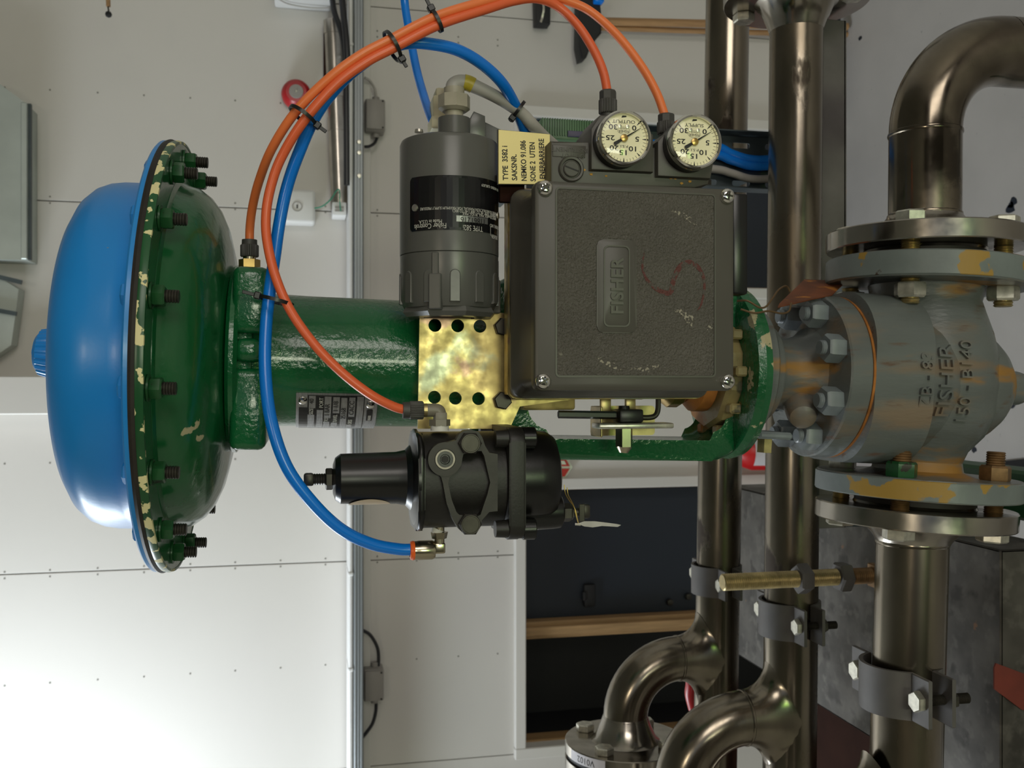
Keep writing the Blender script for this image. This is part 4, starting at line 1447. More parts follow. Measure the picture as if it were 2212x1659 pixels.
# small red valve handle behind the rear pipe
hp_ = W(1493, 1490, 1.36)
rh = thing('red_handle', (hp_.x, hp_.y, hp_.z - 0.03), 'small red valve handle peeping out behind the rear pipe', 'handle')
obj('grip', MB().tube([W(1490, 1455, 1.36), W(1494, 1475, 1.355), W(1492, 1500, 1.36), W(1499, 1530, 1.365)], 0.009, n=12), m_alarm_red, rh)
obj('lever', MB().tube([W(1499, 1530, 1.365), W(1530, 1535, 1.34), W(1548, 1537, 1.28)], 0.006, n=10, smooth=False), m_alarm_red, rh)

# ------------------------------------------------------------------ yellow mounting plate on the yoke
YP = 0.6905
U = upright(YP)
mpl = thing('mounting_plate', W(1110, 800, YP), 'yellow chromate mounting plate with six holes bolted to the yoke', 'plate')
# frame of the plate: local x right, y up, origin at its centre
outer = [xz(906, 672, YP), xz(1240, 680, YP), xz(1240, 862, YP), xz(1122, 878, YP), xz(1100, 926, YP), xz(902, 926, YP)]
holes = []
for px, py in ((939, 703), (988, 704), (1036, 705), (938, 858), (983, 860), (1033, 861)):
    x, z = xz(px, py, YP)
    holes.append(circ(x, z, 0.0047, 24))
mb = MB().mesh(sheet(outer, holes, 0.003), U)
obj('plate', mb, m_chromate, mpl, angle=40)
bh_p = proto(nut_mb(0.0068, 0.0055), m_stud, 'bolt_head')
for px, py in ((1084, 707), (1083, 865)):
    inst('bolt_head', bh_p, mpl, upright(YP) @ T(*xz(px, py, YP), 0.0015) @ Matrix.Rotation(0.3, 4, 'Z'), label='dark hexagon bolt head')
obj('spacer', MB().box(W(1180, 770, 0.700), (0.08, 0.020, 0.04), bevel=0.002), m_chromate, mpl)

# ------------------------------------------------------------------ positioner
YF = 0.600
xr, xl = W(1155, 388, YF).x, W(1155, 845, YF).x
zt, zb = W(1155, 620, YF).z, W(1587, 620, YF).z
pcx, pcz, pw, ph = (xr + xl) / 2, (zt + zb) / 2, xr - xl, zt - zb
pos = thing('positioner', (pcx, 0.65, zb), 'dark grey square positioner box with a pebbled cover marked in red', 'positioner')
UF = upright(YF)
mb = MB()
# cover as stacked rounded outlines, front to back
rings = []
for dz, grow, r in ((0.0000, -0.0022, 0.004), (-0.0010, -0.0006, 0.005), (-0.0030, 0.0, 0.005), (-0.0090, 0.0, 0.005), (-0.0130, -0.0030, 0.006), (-0.0440, -0.0005, 0.008), (-0.0500, 0.0030, 0.008), (-0.0535, 0.0042, 0.008)):
    rings.append([(x, y, dz) for x, y in rrect(pcx, pcz, pw + 2 * grow, ph + 2 * grow, r, 4)])
mb._poly(rings, UF)
cov = obj('cover', mb, m_cover, pos)
hb = MB().prism(rrect(pcx, pcz - 0.0017, pw + 0.0110, ph + 0.0085, 0.008, 4), -0.0680, -0.0545, UF, bevel=0.003, seg=2)
obj('housing', hb, m_cover, pos)
bp_ = MB().prism(rrect(pcx + 0.001, pcz - 0.0022, pw + 0.0150, ph + 0.0105, 0.006, 3), -0.0715, -0.0685, UF, bevel=0.0006, seg=1)
bp_.box((pcx + 0.001, 0.676, pcz - 0.0022 + (ph + 0.0105) / 2 - 0.001), (pw + 0.008, 0.010, 0.0020))
obj('backing_plate', bp_, m_chromate, pos, label='yellowish metal backing plate')
fx0, fz0 = xz(1202, 812, YF)
fx1, fz1 = xz(1543, 422, YF)
fz0, fz1 = max(fz0, fz1), min(fz0, fz1)
fcx, fcz, fw, fh = (fx0 + fx1) / 2, (fz0 + fz1) / 2, abs(fx1 - fx0), abs(fz1 - fz0)
rim = MB().mesh(sheet(rrect(fcx, fcz, fw + 0.0018, fh + 0.0018, 0.003), [rrect(fcx, fcz, fw - 0.0006, fh - 0.0006, 0.002)], 0.0010), UF @ T(0, 0, 0.0002))
obj('panel_rim', rim, m_badge, cov)
obj('pebbled_panel', MB().prism(rrect(fcx, fcz, fw - 0.0010, fh - 0.0010, 0.002), -0.0005, 0.0003, UF), m_pebble, cov)
bx0, bz0 = xz(1288, 719, YF)
bx1, bz1 = xz(1374, 519, YF)
bcx, bcz, bw, bhh = (bx0 + bx1) / 2, (bz0 + bz1) / 2, abs(bx1 - bx0), abs(bz1 - bz0)
bd = obj('badge', MB().prism(rrect(bcx, bcz, bw, bhh, 0.0045), 0.0, 0.0009, UF, bevel=0.0005, seg=2, ends='high'), m_badge, cov)
rim = MB().mesh(sheet(rrect(bcx, bcz, bw * 0.87, bhh * 0.66, 0.0035), [rrect(bcx, bcz, bw * 0.87 - 0.0018, bhh * 0.66 - 0.0018, 0.0030)], 0.0010), UF @ T(0, 0, 0.0010))
obj('badge_line', rim, m_badge, bd)
tx = MB().mesh(text('FISHER', 0.0118, 0.0008, 'CENTER', 0.97, 1.08, 0.0003), UF @ T(bcx, bcz - 0.0041, 0.0011))
obj('raised_lettering', tx, m_badge, bd)
# hand-drawn red S
sp = [(1391, 546), (1387, 575), (1396, 603), (1415, 622), (1436, 633), (1449, 630), (1454, 606), (1466, 580), (1486, 566), (1505, 575), (1518, 596), (1521, 622), (1515, 655), (1506, 672)]
mb = MB().ribbon([Vector(W(px, py, YF)) + Vector((0, -0.0003, 0)) for px, py in sp], [0.0010, 0.0016, 0.0022, 0.0030, 0.0034, 0.0032, 0.0034, 0.0036, 0.0030, 0.0028, 0.0022, 0.0018, 0.0014, 0.0010], 0.00025, (0, -1, 0))
obj('red_marking', mb, m_redmark, cov, label='faded red S drawn by hand')
for ps, ww in (([(1284, 768), (1300, 778), (1320, 788), (1340, 800)], [0.0012, 0.0030, 0.0042, 0.0020]), ([(1362, 797), (1380, 795), (1400, 796), (1425, 789)], [0.0014, 0.0040, 0.0050, 0.0016]),
               ([(1456, 671), (1472, 674), (1488, 688), (1497, 704)], [0.0016, 0.0034, 0.0060, 0.0030]), ([(1526, 700), (1531, 706), (1536, 712)], [0.003, 0.005, 0.003]),
               ([(1450, 455), (1470, 462), (1490, 474), (1504, 488)], [0.0012, 0.0030, 0.0030, 0.0012])):
    obj('scuff', MB().ribbon([Vector(W(px, py, YF)) + Vector((0, -0.0003, 0)) for px, py in ps], ww, 0.00012, (0, -1, 0)), m_scuff, cov, label='pale scuff mark')
ph_p = proto(panhead_mb(0.0050, 0.0036), m_chrome, 'cover_screw')
pc_p = proto(cross_mb(0.0050, 0.0036), m_stud, 'screw_recess')
for i, (px, py) in enumerate(((1177, 407), (1570, 424), (1173, 823), (1571, 824))):
    M = UF @ T(*xz(px, py, YF), 0.0) @ Matrix.Rotation(0.3 + 0.7 * i, 4, 'Z')
    s_ = inst('cover_screw', ph_p, pos, M)
    inst('screw_recess', pc_p, s_, M)
# black side flange behind the cover foot
obj('side_flange', MB().box(W(1590, 530, 0.668), (0.075, 0.016, 0.012), bevel=0.002), m_black, pos)

# ------------------------------------------------------------------ travel linkage under the positioner
YL = 0.690
lk_ = thing('travel_linkage', W(1345, 895, YL), 'travel pick-up linkage with black shaft and conical nut below the positioner', 'linkage')


def bar(name, px0, py0, px1, py1, Yc, depth, mat, bevel=0.001, parent=None, **k):
    a, b = W(px0, py0, Yc), W(px1, py1, Yc)
    return obj(name, MB().box((a + b) / 2, (abs(a.x - b.x), depth, abs(a.z - b.z)), bevel=bevel, seg=2), mat, parent or lk_, **k)


mb = MB()
a, b = W(1279, 877, 0.715), W(1416, 940, 0.715)
mb.mesh(sheet(rrect((a.x + b.x) / 2, (a.z + b.z) / 2, abs(a.x - b.x), abs(a.z - b.z), 0.003), [], 0.003), upright(0.718))
mb.box(((a.x + b.x) / 2, 0.706, max(a.z, b.z) - 0.0008), (abs(a.x - b.x), 0.026, 0.0018), bevel=0.0006, seg=1)
obj('bracket', mb, m_zincy, lk_)
bar('strap', 1296, 858, 1319, 892, 0.705, 0.004, m_zincy)
bar('strap', 1350, 858, 1372, 886, 0.705, 0.004, m_zincy)
obj('shaft', MB().cyl(W(1206, 895, YL), W(1330, 897, YL), 0.0030, n=6), m_nylon, lk_)
bar('clamp_block', 1331, 884, 1382, 912, YL, 0.018, m_nylon, 0.0015)
obj('block_screw', MB().lathe([(0, 0), (0.0045, 0), (0.0040, 0.003), (0, 0.003)], frame(W(1348, 885, YL), (1, 0, 0)), n=16), m_nylon, lk_)
bar('cross_plate', 1286, 914, 1446, 924, YL - 0.006, 0.020, m_zinc, 0.0012)
c0, c1 = W(1348, 925, YL - 0.004), W(1348, 965, YL - 0.004)
mb = MB().cyl(c0, c1, 0.0066, n=6)
mb.cyl(c1, W(1347, 978, YL - 0.004), 0.0060, 0.0032, n=24)
obj('conical_nut', mb, m_nickel, lk_, label='bright conical nut')
obj('bent_rod', MB().tube([W(1380, 902, YL), W(1402, 902, YL), W(1415, 898, YL), W(1421, 886, YL), W(1422, 862, YL), W(1422, 845, YL)], 0.0021, n=10), m_stud, lk_)

# ------------------------------------------------------------------ bypass manifold with the two gauges
YB = 0.638
bl = thing('gauge_block', W(1380, 400, 0.66), 'dark cast gauge block with amber paint chips above the positioner', 'block')


def blockpoly(pts, Yf, depth, bevel=0.0015):
    return MB().prism([xz(px, py, Yf) for px, py in pts], -depth, 0, upright(Yf), bevel=bevel, seg=2)


obj('base', blockpoly([(1190, 304), (1300, 308), (1545, 330), (1530, 398), (1500, 406), (1190, 396)], YB, 0.045), m_cover, bl)
obj('output_port_block', blockpoly([(1277, 278), (1297, 248), (1340, 248), (1412, 290), (1412, 372), (1277, 366)], YB - 0.006, 0.040), m_cover, bl)
obj('supply_port_block', blockpoly([(1421, 305), (1436, 288), (1470, 284), (1548, 320), (1536, 386), (1421, 380)], YB - 0.006, 0.040), m_cover, bl)
obj('raised_tablet', blockpoly([(1194, 312), (1266, 315), (1264, 341), (1194, 338)], YB - 0.0005, 0.002, 0.0004), m_cover, bl)
tx = MB().mesh(text('OUTPUT', 0.0042, 0.0002, 'CENTER'), upright(YB - 0.0006) @ T(*xz(1237, 333, YB), 0.0) @ Matrix.Rotation(PI / 2, 4, 'Z') @ T(0, 0, 0))
tx.mesh(text('INSTRUMENT', 0.0042, 0.0002, 'CENTER'), upright(YB - 0.0006) @ T(*xz(1231, 320, YB), 0.0) @ Matrix.Rotation(PI / 2, 4, 'Z'))
obj('cast_lettering', tx, m_badge, bl)
Mk = upright(YB) @ T(*xz(1233, 366, YB), 0)
mb = MB().lathe([(0.0088, 0), (0.0090, 0.0015), (0.0082, 0.0026), (0.0068, 0.0024), (0.0064, 0.0008), (0.0, 0.0008)], Mk, n=36)
obj('port_ring', mb, m_cover, bl)
mb = MB().lathe([(0.0056, 0.0006), (0.0056, 0.0022), (0.0050, 0.0026), (0, 0.0026)], Mk, n=32)
sc = obj('slotted_plug', mb, m_badge, bl)
obj('plug_slot', MB().box((0, 0, 0.0026), (0.0100, 0.0010, 0.0004), Mk @ Matrix.Rotation(1.25, 4, 'Z')), m_ink, sc)
mb = MB()
for px, py, r in ((1261, 367, 3.2), (1277, 377, 3), (1309, 381, 2.5), (1449, 382, 5), (1459, 385, 3.5), (1438, 374, 2.2), (1455, 374, 2.4), (1472, 396, 3.2), (1490, 392, 3.0), (1478, 384, 3)):
    x, z = xz(px, py, YB)
    rr = r * S(px, YB)
    poly = [(x + rr * random.uniform(0.5, 1.2) * math.cos(2 * PI * i / 8), z + rr * 1.3 * random.uniform(0.5, 1.2) * math.sin(2 * PI * i / 8)) for i in range(8)]
    mb.prism(poly, -0.0002, 0.0004, upright(YB))
obj('paint_chip', mb, m_amber, bl, kind='stuff')


def gauge(px, py, word, label, needle_deg):
    """dial mounted upside down in the picture: its own up is world -x, its right is world +z"""
    Y = 0.618
    c = W(px, py, Y)
    g = thing('pressure_gauge', (c.x, c.y, c.z), label, 'gauge', 'gauges on the dark block')
    M = Matrix(((0, -1, 0, c.x), (0, 0, -1, c.y), (1, 0, 0, c.z), (0, 0, 0, 1)))
    R = 60.5 * S(px, Y)
    obj('case', MB().lathe([(0, -0.022), (R * 0.90, -0.022), (R * 0.97, -0.019), (R * 0.985, -0.003), (0, -0.003)], M, n=64), m_black, g)
    obj('bezel', MB().lathe([(R * 0.985, -0.006), (R * 1.0, -0.005), (R * 1.0, -0.0015), (R * 0.985, 0.0003), (R * 0.93, 0.0010), (R * 0.875, 0.0002), (R * 0.865, -0.0020), (R * 0.93, -0.004)], M, n=80, closed=True), m_chrome, g)
    dl = obj('dial', MB().lathe([(0, -0.0035), (R * 0.87, -0.0035), (R * 0.87, -0.0026), (0, -0.0026)], M, n=64), m_dial, g)
    ink = MB()
    zt_ = -0.0025
    rr = R * 0.845
    for i in range(31):
        a = math.radians(225 - 9 * i)
        major = i % 5 == 0
        L = 0.17 if major else (0.12 if i % 5 else 0.15)
        w = 0.0011 if major else 0.00026
        ca, sa = math.cos(a), math.sin(a)
        r0, r1 = rr * (1 - L), rr
        t = Vector((-sa, ca, 0))
        p0, p1 = Vector((ca * r0, sa * r0, zt_)), Vector((ca * r1, sa * r1, zt_))
        w0 = 0.00012 if major else w / 2
        vs = [ink.bm.verts.new(M @ q) for q in (p0 - t * w0, p0 + t * w0, p1 + t * w / 2, p1 - t * w / 2)]
        ink.bm.faces.new(vs)
    for i, s in enumerate(('0', '5', '10', '15', '20', '25', '30')):
        a = math.radians(225 - 45 * i)
        k = 0.60 if i not in (0, 6) else 0.66
        me = text(s, R * 0.25, 0.00003, 'CENTER', 1.4, 1.0, 0.00008)
        ink.mesh(me, M @ T(rr * k * math.cos(a), rr * k * math.sin(a) - R * 0.085, zt_))
    ink.mesh(text(word, R * 0.17, 0.00003, 'CENTER', 1.3), M @ T(0, -R * 0.66, zt_))
    ink.mesh(text('P.S.I.', R * 0.13, 0.00003, 'CENTER', 1.4), M @ T(0, R * 0.24, zt_))
    ink.mesh(text('FISHER', R * 0.135, 0.00003, 'CENTER', 1.0), M @ T(0, -R * 0.30, zt_))
    ink.mesh(text('Controls', R * 0.07, 0.00003, 'CENTER', 1.0), M @ T(0, -R * 0.37, zt_))
    ink.mesh(sheet([(R * 0.24 * math.cos(2 * PI * i / 32), R * 0.13 * math.sin(2 * PI * i / 32)) for i in range(32)],
                   [[(R * 0.232 * math.cos(2 * PI * i / 32), R * 0.122 * math.sin(2 * PI * i / 32)) for i in range(32)]], 0.00004), M @ T(0, -R * 0.28, zt_))
    ink.mesh(sheet([(-0.10 * R, -0.03 * R), (0.05 * R, -0.03 * R), (0.09 * R, 0.05 * R), (0.02 * R, 0.04 * R), (-0.10 * R, 0.02 * R)], [], 0.00004), M @ T(0, -R * 0.79, zt_))
    obj('dial_print', ink, m_ink, dl)
    for sx in (-1, 1):
        Mr2 = M @ T(sx * R * 0.145, -R * 0.43, -0.0026)
        obj('dial_rivet', MB().lathe([(R * 0.072, 0), (R * 0.065, 0.0005), (0, 0.0008)], Mr2, n=20), m_zinc, dl)
    a = math.radians(needle_deg)
    Mn = M @ T(0, 0, -0.0016) @ Matrix.Rotation(a, 4, 'Z')
    poly = [(R * 0.76, 0.00012), (R * 0.2, 0.00055), (0, 0.00075), (-R * 0.28, 0.0011), (-R * 0.42, 0.00125), (-R * 0.45, 0), (-R * 0.42, -0.00125), (-R * 0.28, -0.0011), (0, -0.00075), (R * 0.2, -0.00055), (R * 0.76, -0.00012)]
    obj('needle', MB().prism(poly, 0, 0.0003, Mn), m_ink, g)
    obj('needle_hub', MB().lathe([(R * 0.135, 0), (R * 0.13, 0.0008), (R * 0.06, 0.0012), (0, 0.0012)], M @ T(0, 0, -0.0017), n=32), m_brass, g)
    obj('glass', MB().lathe([(R * 0.872, -0.0009), (R * 0.872, 0.0), (R * 0.6, 0.0012), (0, 0.0018), (0, 0.0009), (R * 0.6, 0.0004)], M, n=48, closed=False), m_glass, g)
    obj('connector', MB().lathe([(0.007, -0.034), (0.007, -0.021), (0, -0.021)], M, n=6), m_brass, g)


gauge(1350, 297, 'OUTPUT', 'round cream pressure gauge marked OUTPUT, nearer the yellow label', 212)
gauge(1503, 305, 'SUPPLY', 'round cream pressure gauge marked SUPPLY, farther from the yellow label', 212)

# ------------------------------------------------------------------ electro-pneumatic transducer
YT = 0.682
RT = 106.5 * S(970, YT)
zc_ = W(970.5, 480, YT).z
xe1 = W(970, 309, YT).x
xj = W(970, 541, YT - RT).x
xe0 = W(970, 662, YT - RT).x
tr = thing('transducer', (xe0, YT, zc_), 'grey cylindrical current-to-pressure transducer with black nameplate', 'transducer')
MT = frame((0, YT, zc_), (1, 0, 0), (0, 1, 0))       # z along +x, x away from the camera, y up
obj('body', MB().lathe([(0, xe1), (RT * 0.90, xe1), (RT * 0.97, xe1 - 0.0012), (RT, xe1 - 0.004), (RT, xj + 0.0003), (RT - 0.001, xj), (0, xj)], MT, n=96), m_trans, tr)
mb = MB().lathe([(0, xj), (RT - 0.0008, xj), (RT - 0.0002, xj - 0.0004), (RT - 0.0004, xe0 + 0.006), (RT - 0.003, xe0 + 0.001), (RT - 0.006, xe0), (0, xe0)], MT, n=96)
cap = obj('end_cap', mb, m_trans, tr)
mb = MB()
for k in range(12):
    a = math.radians(-2 + 30 * k)
    # local: x tangential, y along axis, z out
    Mq = MT @ Matrix.Rotation(PI + a, 4, 'Z') @ Matrix(((0, 0, 1, 0), (1, 0, 0, 0), (0, 1, 0, 0), (0, 0, 0, 1))) @ T(0, 0, RT)
    Ls = abs(xj - xe0)
    wide = 0.0036
    poly = [(wide * math.cos(t), xe0 + Ls * 0.58 + wide * math.sin(t)) for t in [PI * i / 8 for i in range(9)]] + [(-wide, xe0 + 0.0035), (wide, xe0 + 0.0035)]
    mb.prism(poly, -0.004, 0.0004, Mq, bevel=0.0005, seg=1, ends='high')
obj('grip_rib', mb, m_trans, cap, kind='stuff')
mb = MB()
for a, w_ in ((math.radians(24), 0.0085), (math.radians(144), 0.0085), (math.radians(264), 0.0085)):
    Mq = MT @ Matrix.Rotation(PI - a, 4, 'Z') @ Matrix(((0, 0, 1, 0), (1, 0, 0, 0), (0, 1, 0, 0), (0, 0, 0, 1))) @ T(0, 0, RT)
    mb.box((0, xe0 + 0.0105, -0.001), (w_, 0.024, 0.006), Mq, bevel=0.0006, seg=1)
    mb.box((0, xe0 + 0.029, -0.001), (w_ * 0.55, 0.016, 0.0045), Mq, bevel=0.0006, seg=1)
    obj('cap_lug', mb, m_trans, cap)
    mb = MB()
lip = MB().lathe([(RT * 0.55, xe0 + 0.001), (RT * 0.93, xe0 + 0.001), (RT * 0.98, xe0 - 0.0025), (RT * 0.90, xe0 - 0.0055), (RT * 0.55, xe0 - 0.0055)], MT, n=8, closed=True, a0=0.2)
obj('cap_rim', lip, m_trans, cap)
# nameplate wrapped on the front; local x of the wrap = up (picture left), y = along -x (picture down)
WB = Matrix(((0, -1, 0, 0), (0, 0, -1, YT), (1, 0, 0, zc_), (0, 0, 0, 1)))


def ax(py):
    return -W(970, py, YT - RT).x            # axis coordinate: -x


def arcx(px, r=RT):
    """arc position to the picture left"""
    d = (970.5 - px) * S(970, YT - RT * 0.6)
    return math.asin(max(-0.985, min(0.985, d / r))) * r


def wrapT(boxes, z0, z1, mat, name, parent, **k):
    b = MB()
    for bx0, bx1, y0, y1 in boxes:
        n = max(1, int(abs(bx1 - bx0) / 0.004))
        for i in range(n):
            u0, u1 = bx0 + (bx1 - bx0) * i / n, bx0 + (bx1 - bx0) * (i + 1) / n
            v = [b.bm.verts.new(p) for p in ((u0, y0, z0), (u1, y0, z0), (u1, y1, z0), (u0, y1, z0), (u0, y0, z1), (u1, y0, z1), (u1, y1, z1), (u0, y1, z1))]
            for f in ((4, 5, 6, 7), (0, 3, 2, 1), (0, 1, 5, 4), (1, 2, 6, 5), (2, 3, 7, 6), (3, 0, 4, 7)):
                b.bm.faces.new([v[q] for q in f])
    bmesh.ops.remove_doubles(b.bm, verts=b.bm.verts, dist=1e-6)
    b.bend(RT, WB)
    return obj(name, b, mat, parent, **k)


ya, yb = ax(378), ax(496)
c_ = 0.003
n0, n1 = arcx(1072), arcx(878)
npl = wrapT([(n0 + c_ * (1 - math.sqrt(1 - u1 * u1)), n1 - c_ * (1 - math.sqrt(1 - u1 * u1)), q0, q1) for u1, q0, q1 in
             [(0.0, ya + c_, yb - c_)] + [((i + 0.5) / 5, yb - c_ + c_ * i / 5, yb - c_ + c_ * (i + 1) / 5) for i in range(5)] + [((i + 0.5) / 5, ya + c_ - c_ * (i + 1) / 5, ya + c_ - c_ * i / 5) for i in range(5)]], 0.0, 0.0005, m_plate_black, 'nameplate', tr, label='black curved nameplate with white print')
wrapT([(arcx(1040), arcx(969), ax(478), ax(465))], 0.0005, 0.0007, m_alu, 'serial_field', npl)


def tprint(items, mat, name, parent, lift=0.0006):
    """(string, right px, left px, row, letter size): the print runs from px to the picture left and is fitted between the two"""
    b = MB()
    for s, p0, p1, py, size in items:
        me = text(s, size, 0.00006, 'LEFT')
        wd_ = max(v.co.x for v in me.vertices)
        k = (arcx(p1) - arcx(p0)) / wd_
        for v in me.vertices:
            v.co.x *= k
        b.mesh(me, T(arcx(p0), ax(py), lift))
    b.bend(RT, WB)
    return obj(name, b, mat, parent)


tprint([('Fisher Controls', 949, 886, 482, 0.0050), ('Made in U.S.A.', 940, 894, 474, 0.0034), ('TYPE 582i', 1028, 983, 485, 0.0052), ('SERIAL NO', 1071, 1046, 475, 0.0034),
        ('INPUT 20 mADC MAX, 30 VDC MAX', 1063, 982, 458, 0.0027), ('AMBIENT TEMP -40 TO 180F (-40 TO 80C)', 1063, 961, 452.5, 0.0027),
        ('REFER TO INSTRUCTION MANUAL FOR MAXIMUM SUPPLY PRESSURE', 1063, 897, 446.5, 0.0027), ('USA PATENT 4,385,829', 1071, 1025, 391, 0.0026), ('FISHER', 1068, 1050, 498, 0.0038)],
       m_ink_white, 'white_print', npl)
tprint([('11861216', 1034, 978, 468, 0.0058)], m_ink, 'serial_number', npl, 0.0008)
rimb = MB().mesh(sheet(rrect(0, 0, 0.0115, 0.0072, 0.0015), [rrect(0, 0, 0.0108, 0.0065, 0.0013)], 0.0001), T(arcx(1059), ax(491) , 0.0006))
rimb.bend(RT, WB)
obj('print_frame', rimb, m_ink_white, npl)
for px, py in ((887, 445), (1069, 451)):
    a = arcx(px) / RT
    M = WB @ T(RT * math.sin(a), ax(py), RT * math.cos(a)) @ frame((0, 0, 0), (math.sin(a), 0, math.cos(a)), (0, 1, 0))
    s_ = obj('plate_screw', MB().lathe([(0.0026, 0), (0.0024, 0.0012), (0, 0.0016)], M, n=20), m_zinc, tr)
# conduit entry: boss, gland
xb_ = W(980, 268, YT).x
obj('entry_boss', MB().cyl((xe1 - 0.001, YT, zc_ - 0.0035), (W(980, 257, YT).x, YT, zc_ - 0.0035), 0.0115, n=36), m_trans, tr)
obj('tab', MB().prism([xz(1007, 292, 0.70), xz(1011, 263, 0.70), xz(1022, 243, 0.70), xz(1046, 253, 0.70), xz(1048, 300, 0.70)], -0.004, 0.004, upright(0.70), bevel=0.001), m_trans, tr)
obj('rear_bracket', MB().prism([xz(1040, 262, 0.712), xz(1082, 283, 0.712), xz(1120, 300, 0.712), xz(1120, 430, 0.712), xz(1040, 430, 0.712)], -0.003, 0.003, upright(0.712), bevel=0.001), m_trans, tr)
obj('top_screw', MB().lathe([(0, 0), (0.0032, 0), (0.0028, 0.002), (0, 0.0024)], frame(W(905, 286, YT), (1, 0, 0)), n=18), m_zinc, tr)
gl = thing('cable_gland', (W(979, 250, YT).x, YT, zc_ - 0.0035), 'stained off-white plastic cable gland on the transducer end', 'gland')
zg_ = zc_ - 0.0035


def gcyl(py0, py1, r, n, name, mat, r1=None):
    obj(name, MB().cyl((W(980, py0, YT).x, YT, zg_), (W(980, py1, YT).x, YT, zg_), r, r1, n=n), mat, gl)


gcyl(258, 238, 0.0065, 28, 'neck', m_gland)
gcyl(242, 236, 0.0085, 28, 'collar', m_gland, 0.0112)
gcyl(236, 208, 0.0115, 8, 'gland_nut', m_gland)
gcyl(208, 191, 0.0074, 24, 'sleeve', m_gland)
cb = thing('instrument_cable', W(1100, 230, YT), 'grey cable with a yellow tape band leaving the white gland', 'cable')
pts = [W(979, 193, YT), W(981, 184, YT), W(992, 178, YT), W(1008, 179, YT), W(1024, 186, YT), W(1060, 203, 0.685), W(1097, 224, 0.69), W(1128, 246, 0.695), W(1150, 270, 0.70), W(1175, 296, 0.715), W(1215, 330, 0.74)]
obj('sheath', MB().tube(pts, 0.0047, n=16, radii=[0.0056, 0.0056, 0.0054, 0.0052, 0.0050, 0.0046, 0.0045, 0.0045, 0.0047, 0.0047, 0.0047]), m_cable_grey, cb)
obj('tape_band', MB().tube([W(1002, 177.5, YT), W(1012, 180, YT), W(1022, 185, YT)], 0.0056, n=18), m_yellow_tape, cb)
cpl = thing('cream_coupling', W(945, 268, 0.715), 'cream plastic coupling behind the gland at the end of the thin blue hose', 'coupling')
mb = MB().box(W(946, 250, 0.720), (0.026, 0.020, 0.010), bevel=0.002)
mb.box(W(950, 215, 0.720), (0.014, 0.016, 0.008), bevel=0.002)
obj('body', mb, m_cream, cpl)
obj('base', MB().box(W(946, 273, 0.718), (0.010, 0.024, 0.013), bevel=0.0015), m_cream, cpl)

# yellow engraved label
YLB = 0.655
lp = [xz(1077, 280, YLB), xz(1188, 290, YLB), xz(1188, 398, YLB), xz(1077, 397, YLB)]
ll = thing('label_plate', W(1188, 340, YLB), 'pale yellow engraved label with five lines of black lettering', 'label')
obj('plate', MB().prism(lp, -0.0016, 0, upright(YLB), bevel=0.0002, seg=1), m_yellow_plate, ll)
obj('black_edge', MB().prism([(lp[0][0] + 0.0004, lp[0][1] + 0.0007), (lp[1][0] + 0.0004, lp[1][1] - 0.0004), (lp[2][0], lp[2][1] - 0.0004), (lp[3][0] - 0.0004, lp[3][1] + 0.0007)], -0.0020, -0.0012, upright(YLB)), m_ink, ll)
tb = MB()
for s, px, py, sx in (('TYPE  3582 i', 1097.5, 389.5, 0.86), ('SAKSNR.', 1117, 390, 0.90), ('NEMKO 91.086', 1137.5, 391.5, 0.82), ('SONE 2  UTEN', 1157, 392, 0.80), ('ENERBARRIERE', 1177, 387, 0.80)):
    x, z = xz(px, py, YLB)
    tb.mesh(text(s, 0.0053, 0.00004, 'LEFT', sx, 1.0, 0.00012), upright(YLB) @ T(x, z, 0.0001) @ Matrix.Rotation(0.03, 4, 'Z'))
obj('lettering', tb, m_ink, ll)
obj('label_bracket', MB().box(W(1105, 408, 0.668), (0.020, 0.006, 0.018), bevel=0.001), m_brown, ll)

# ------------------------------------------------------------------ filter regulator
YR_ = 0.665
sR = S(1000, YR_)
zR = lambda px: W(px, 1035, YR_).z
xR = W(1000, 1034, YR_).x
reg = thing('filter_regulator', (xR, YR_, zR(1215)), 'black filter regulator with drip bowl beside the yellow plate', 'regulator')
MR = T(xR, YR_, 0)
xRb = W(800, 1033, YR_).x
Mbn = T(xRb, YR_, 0)
obj('spring_bonnet', MB().lathe([(0, zR(718)), (0.0100, zR(719)), (0.0145, zR(724)), (0.0170, zR(735)), (0.0172, zR(760)), (0.0178, zR(855)), (0.0190, zR(874)), (0.0225, zR(885)), (0.0310, zR(890)),
                                 (0.0335, zR(893)), (0.0335, zR(899)), (0, zR(899))], Mbn, n=72), m_black, reg)
zz = zR(664)
mb = thread_mb(0.0040, zR(672) - zR(720), 0.0015, n=16).xform(T(xRb, YR_, zR(720)))
scw = obj('adjusting_screw', mb, m_stud, reg)
obj('screw_head', MB().box((xRb, YR_, (zR(656) + zR(678)) / 2), (0.0085, 0.0085, zR(656) - zR(678)), T(0, 0, 0), bevel=0.0016), m_stud, scw)
obj('lock_nut', nut_mb(0.0074, 0.0048).xform(T(xRb, YR_, zR(718.5))), m_stud, reg)
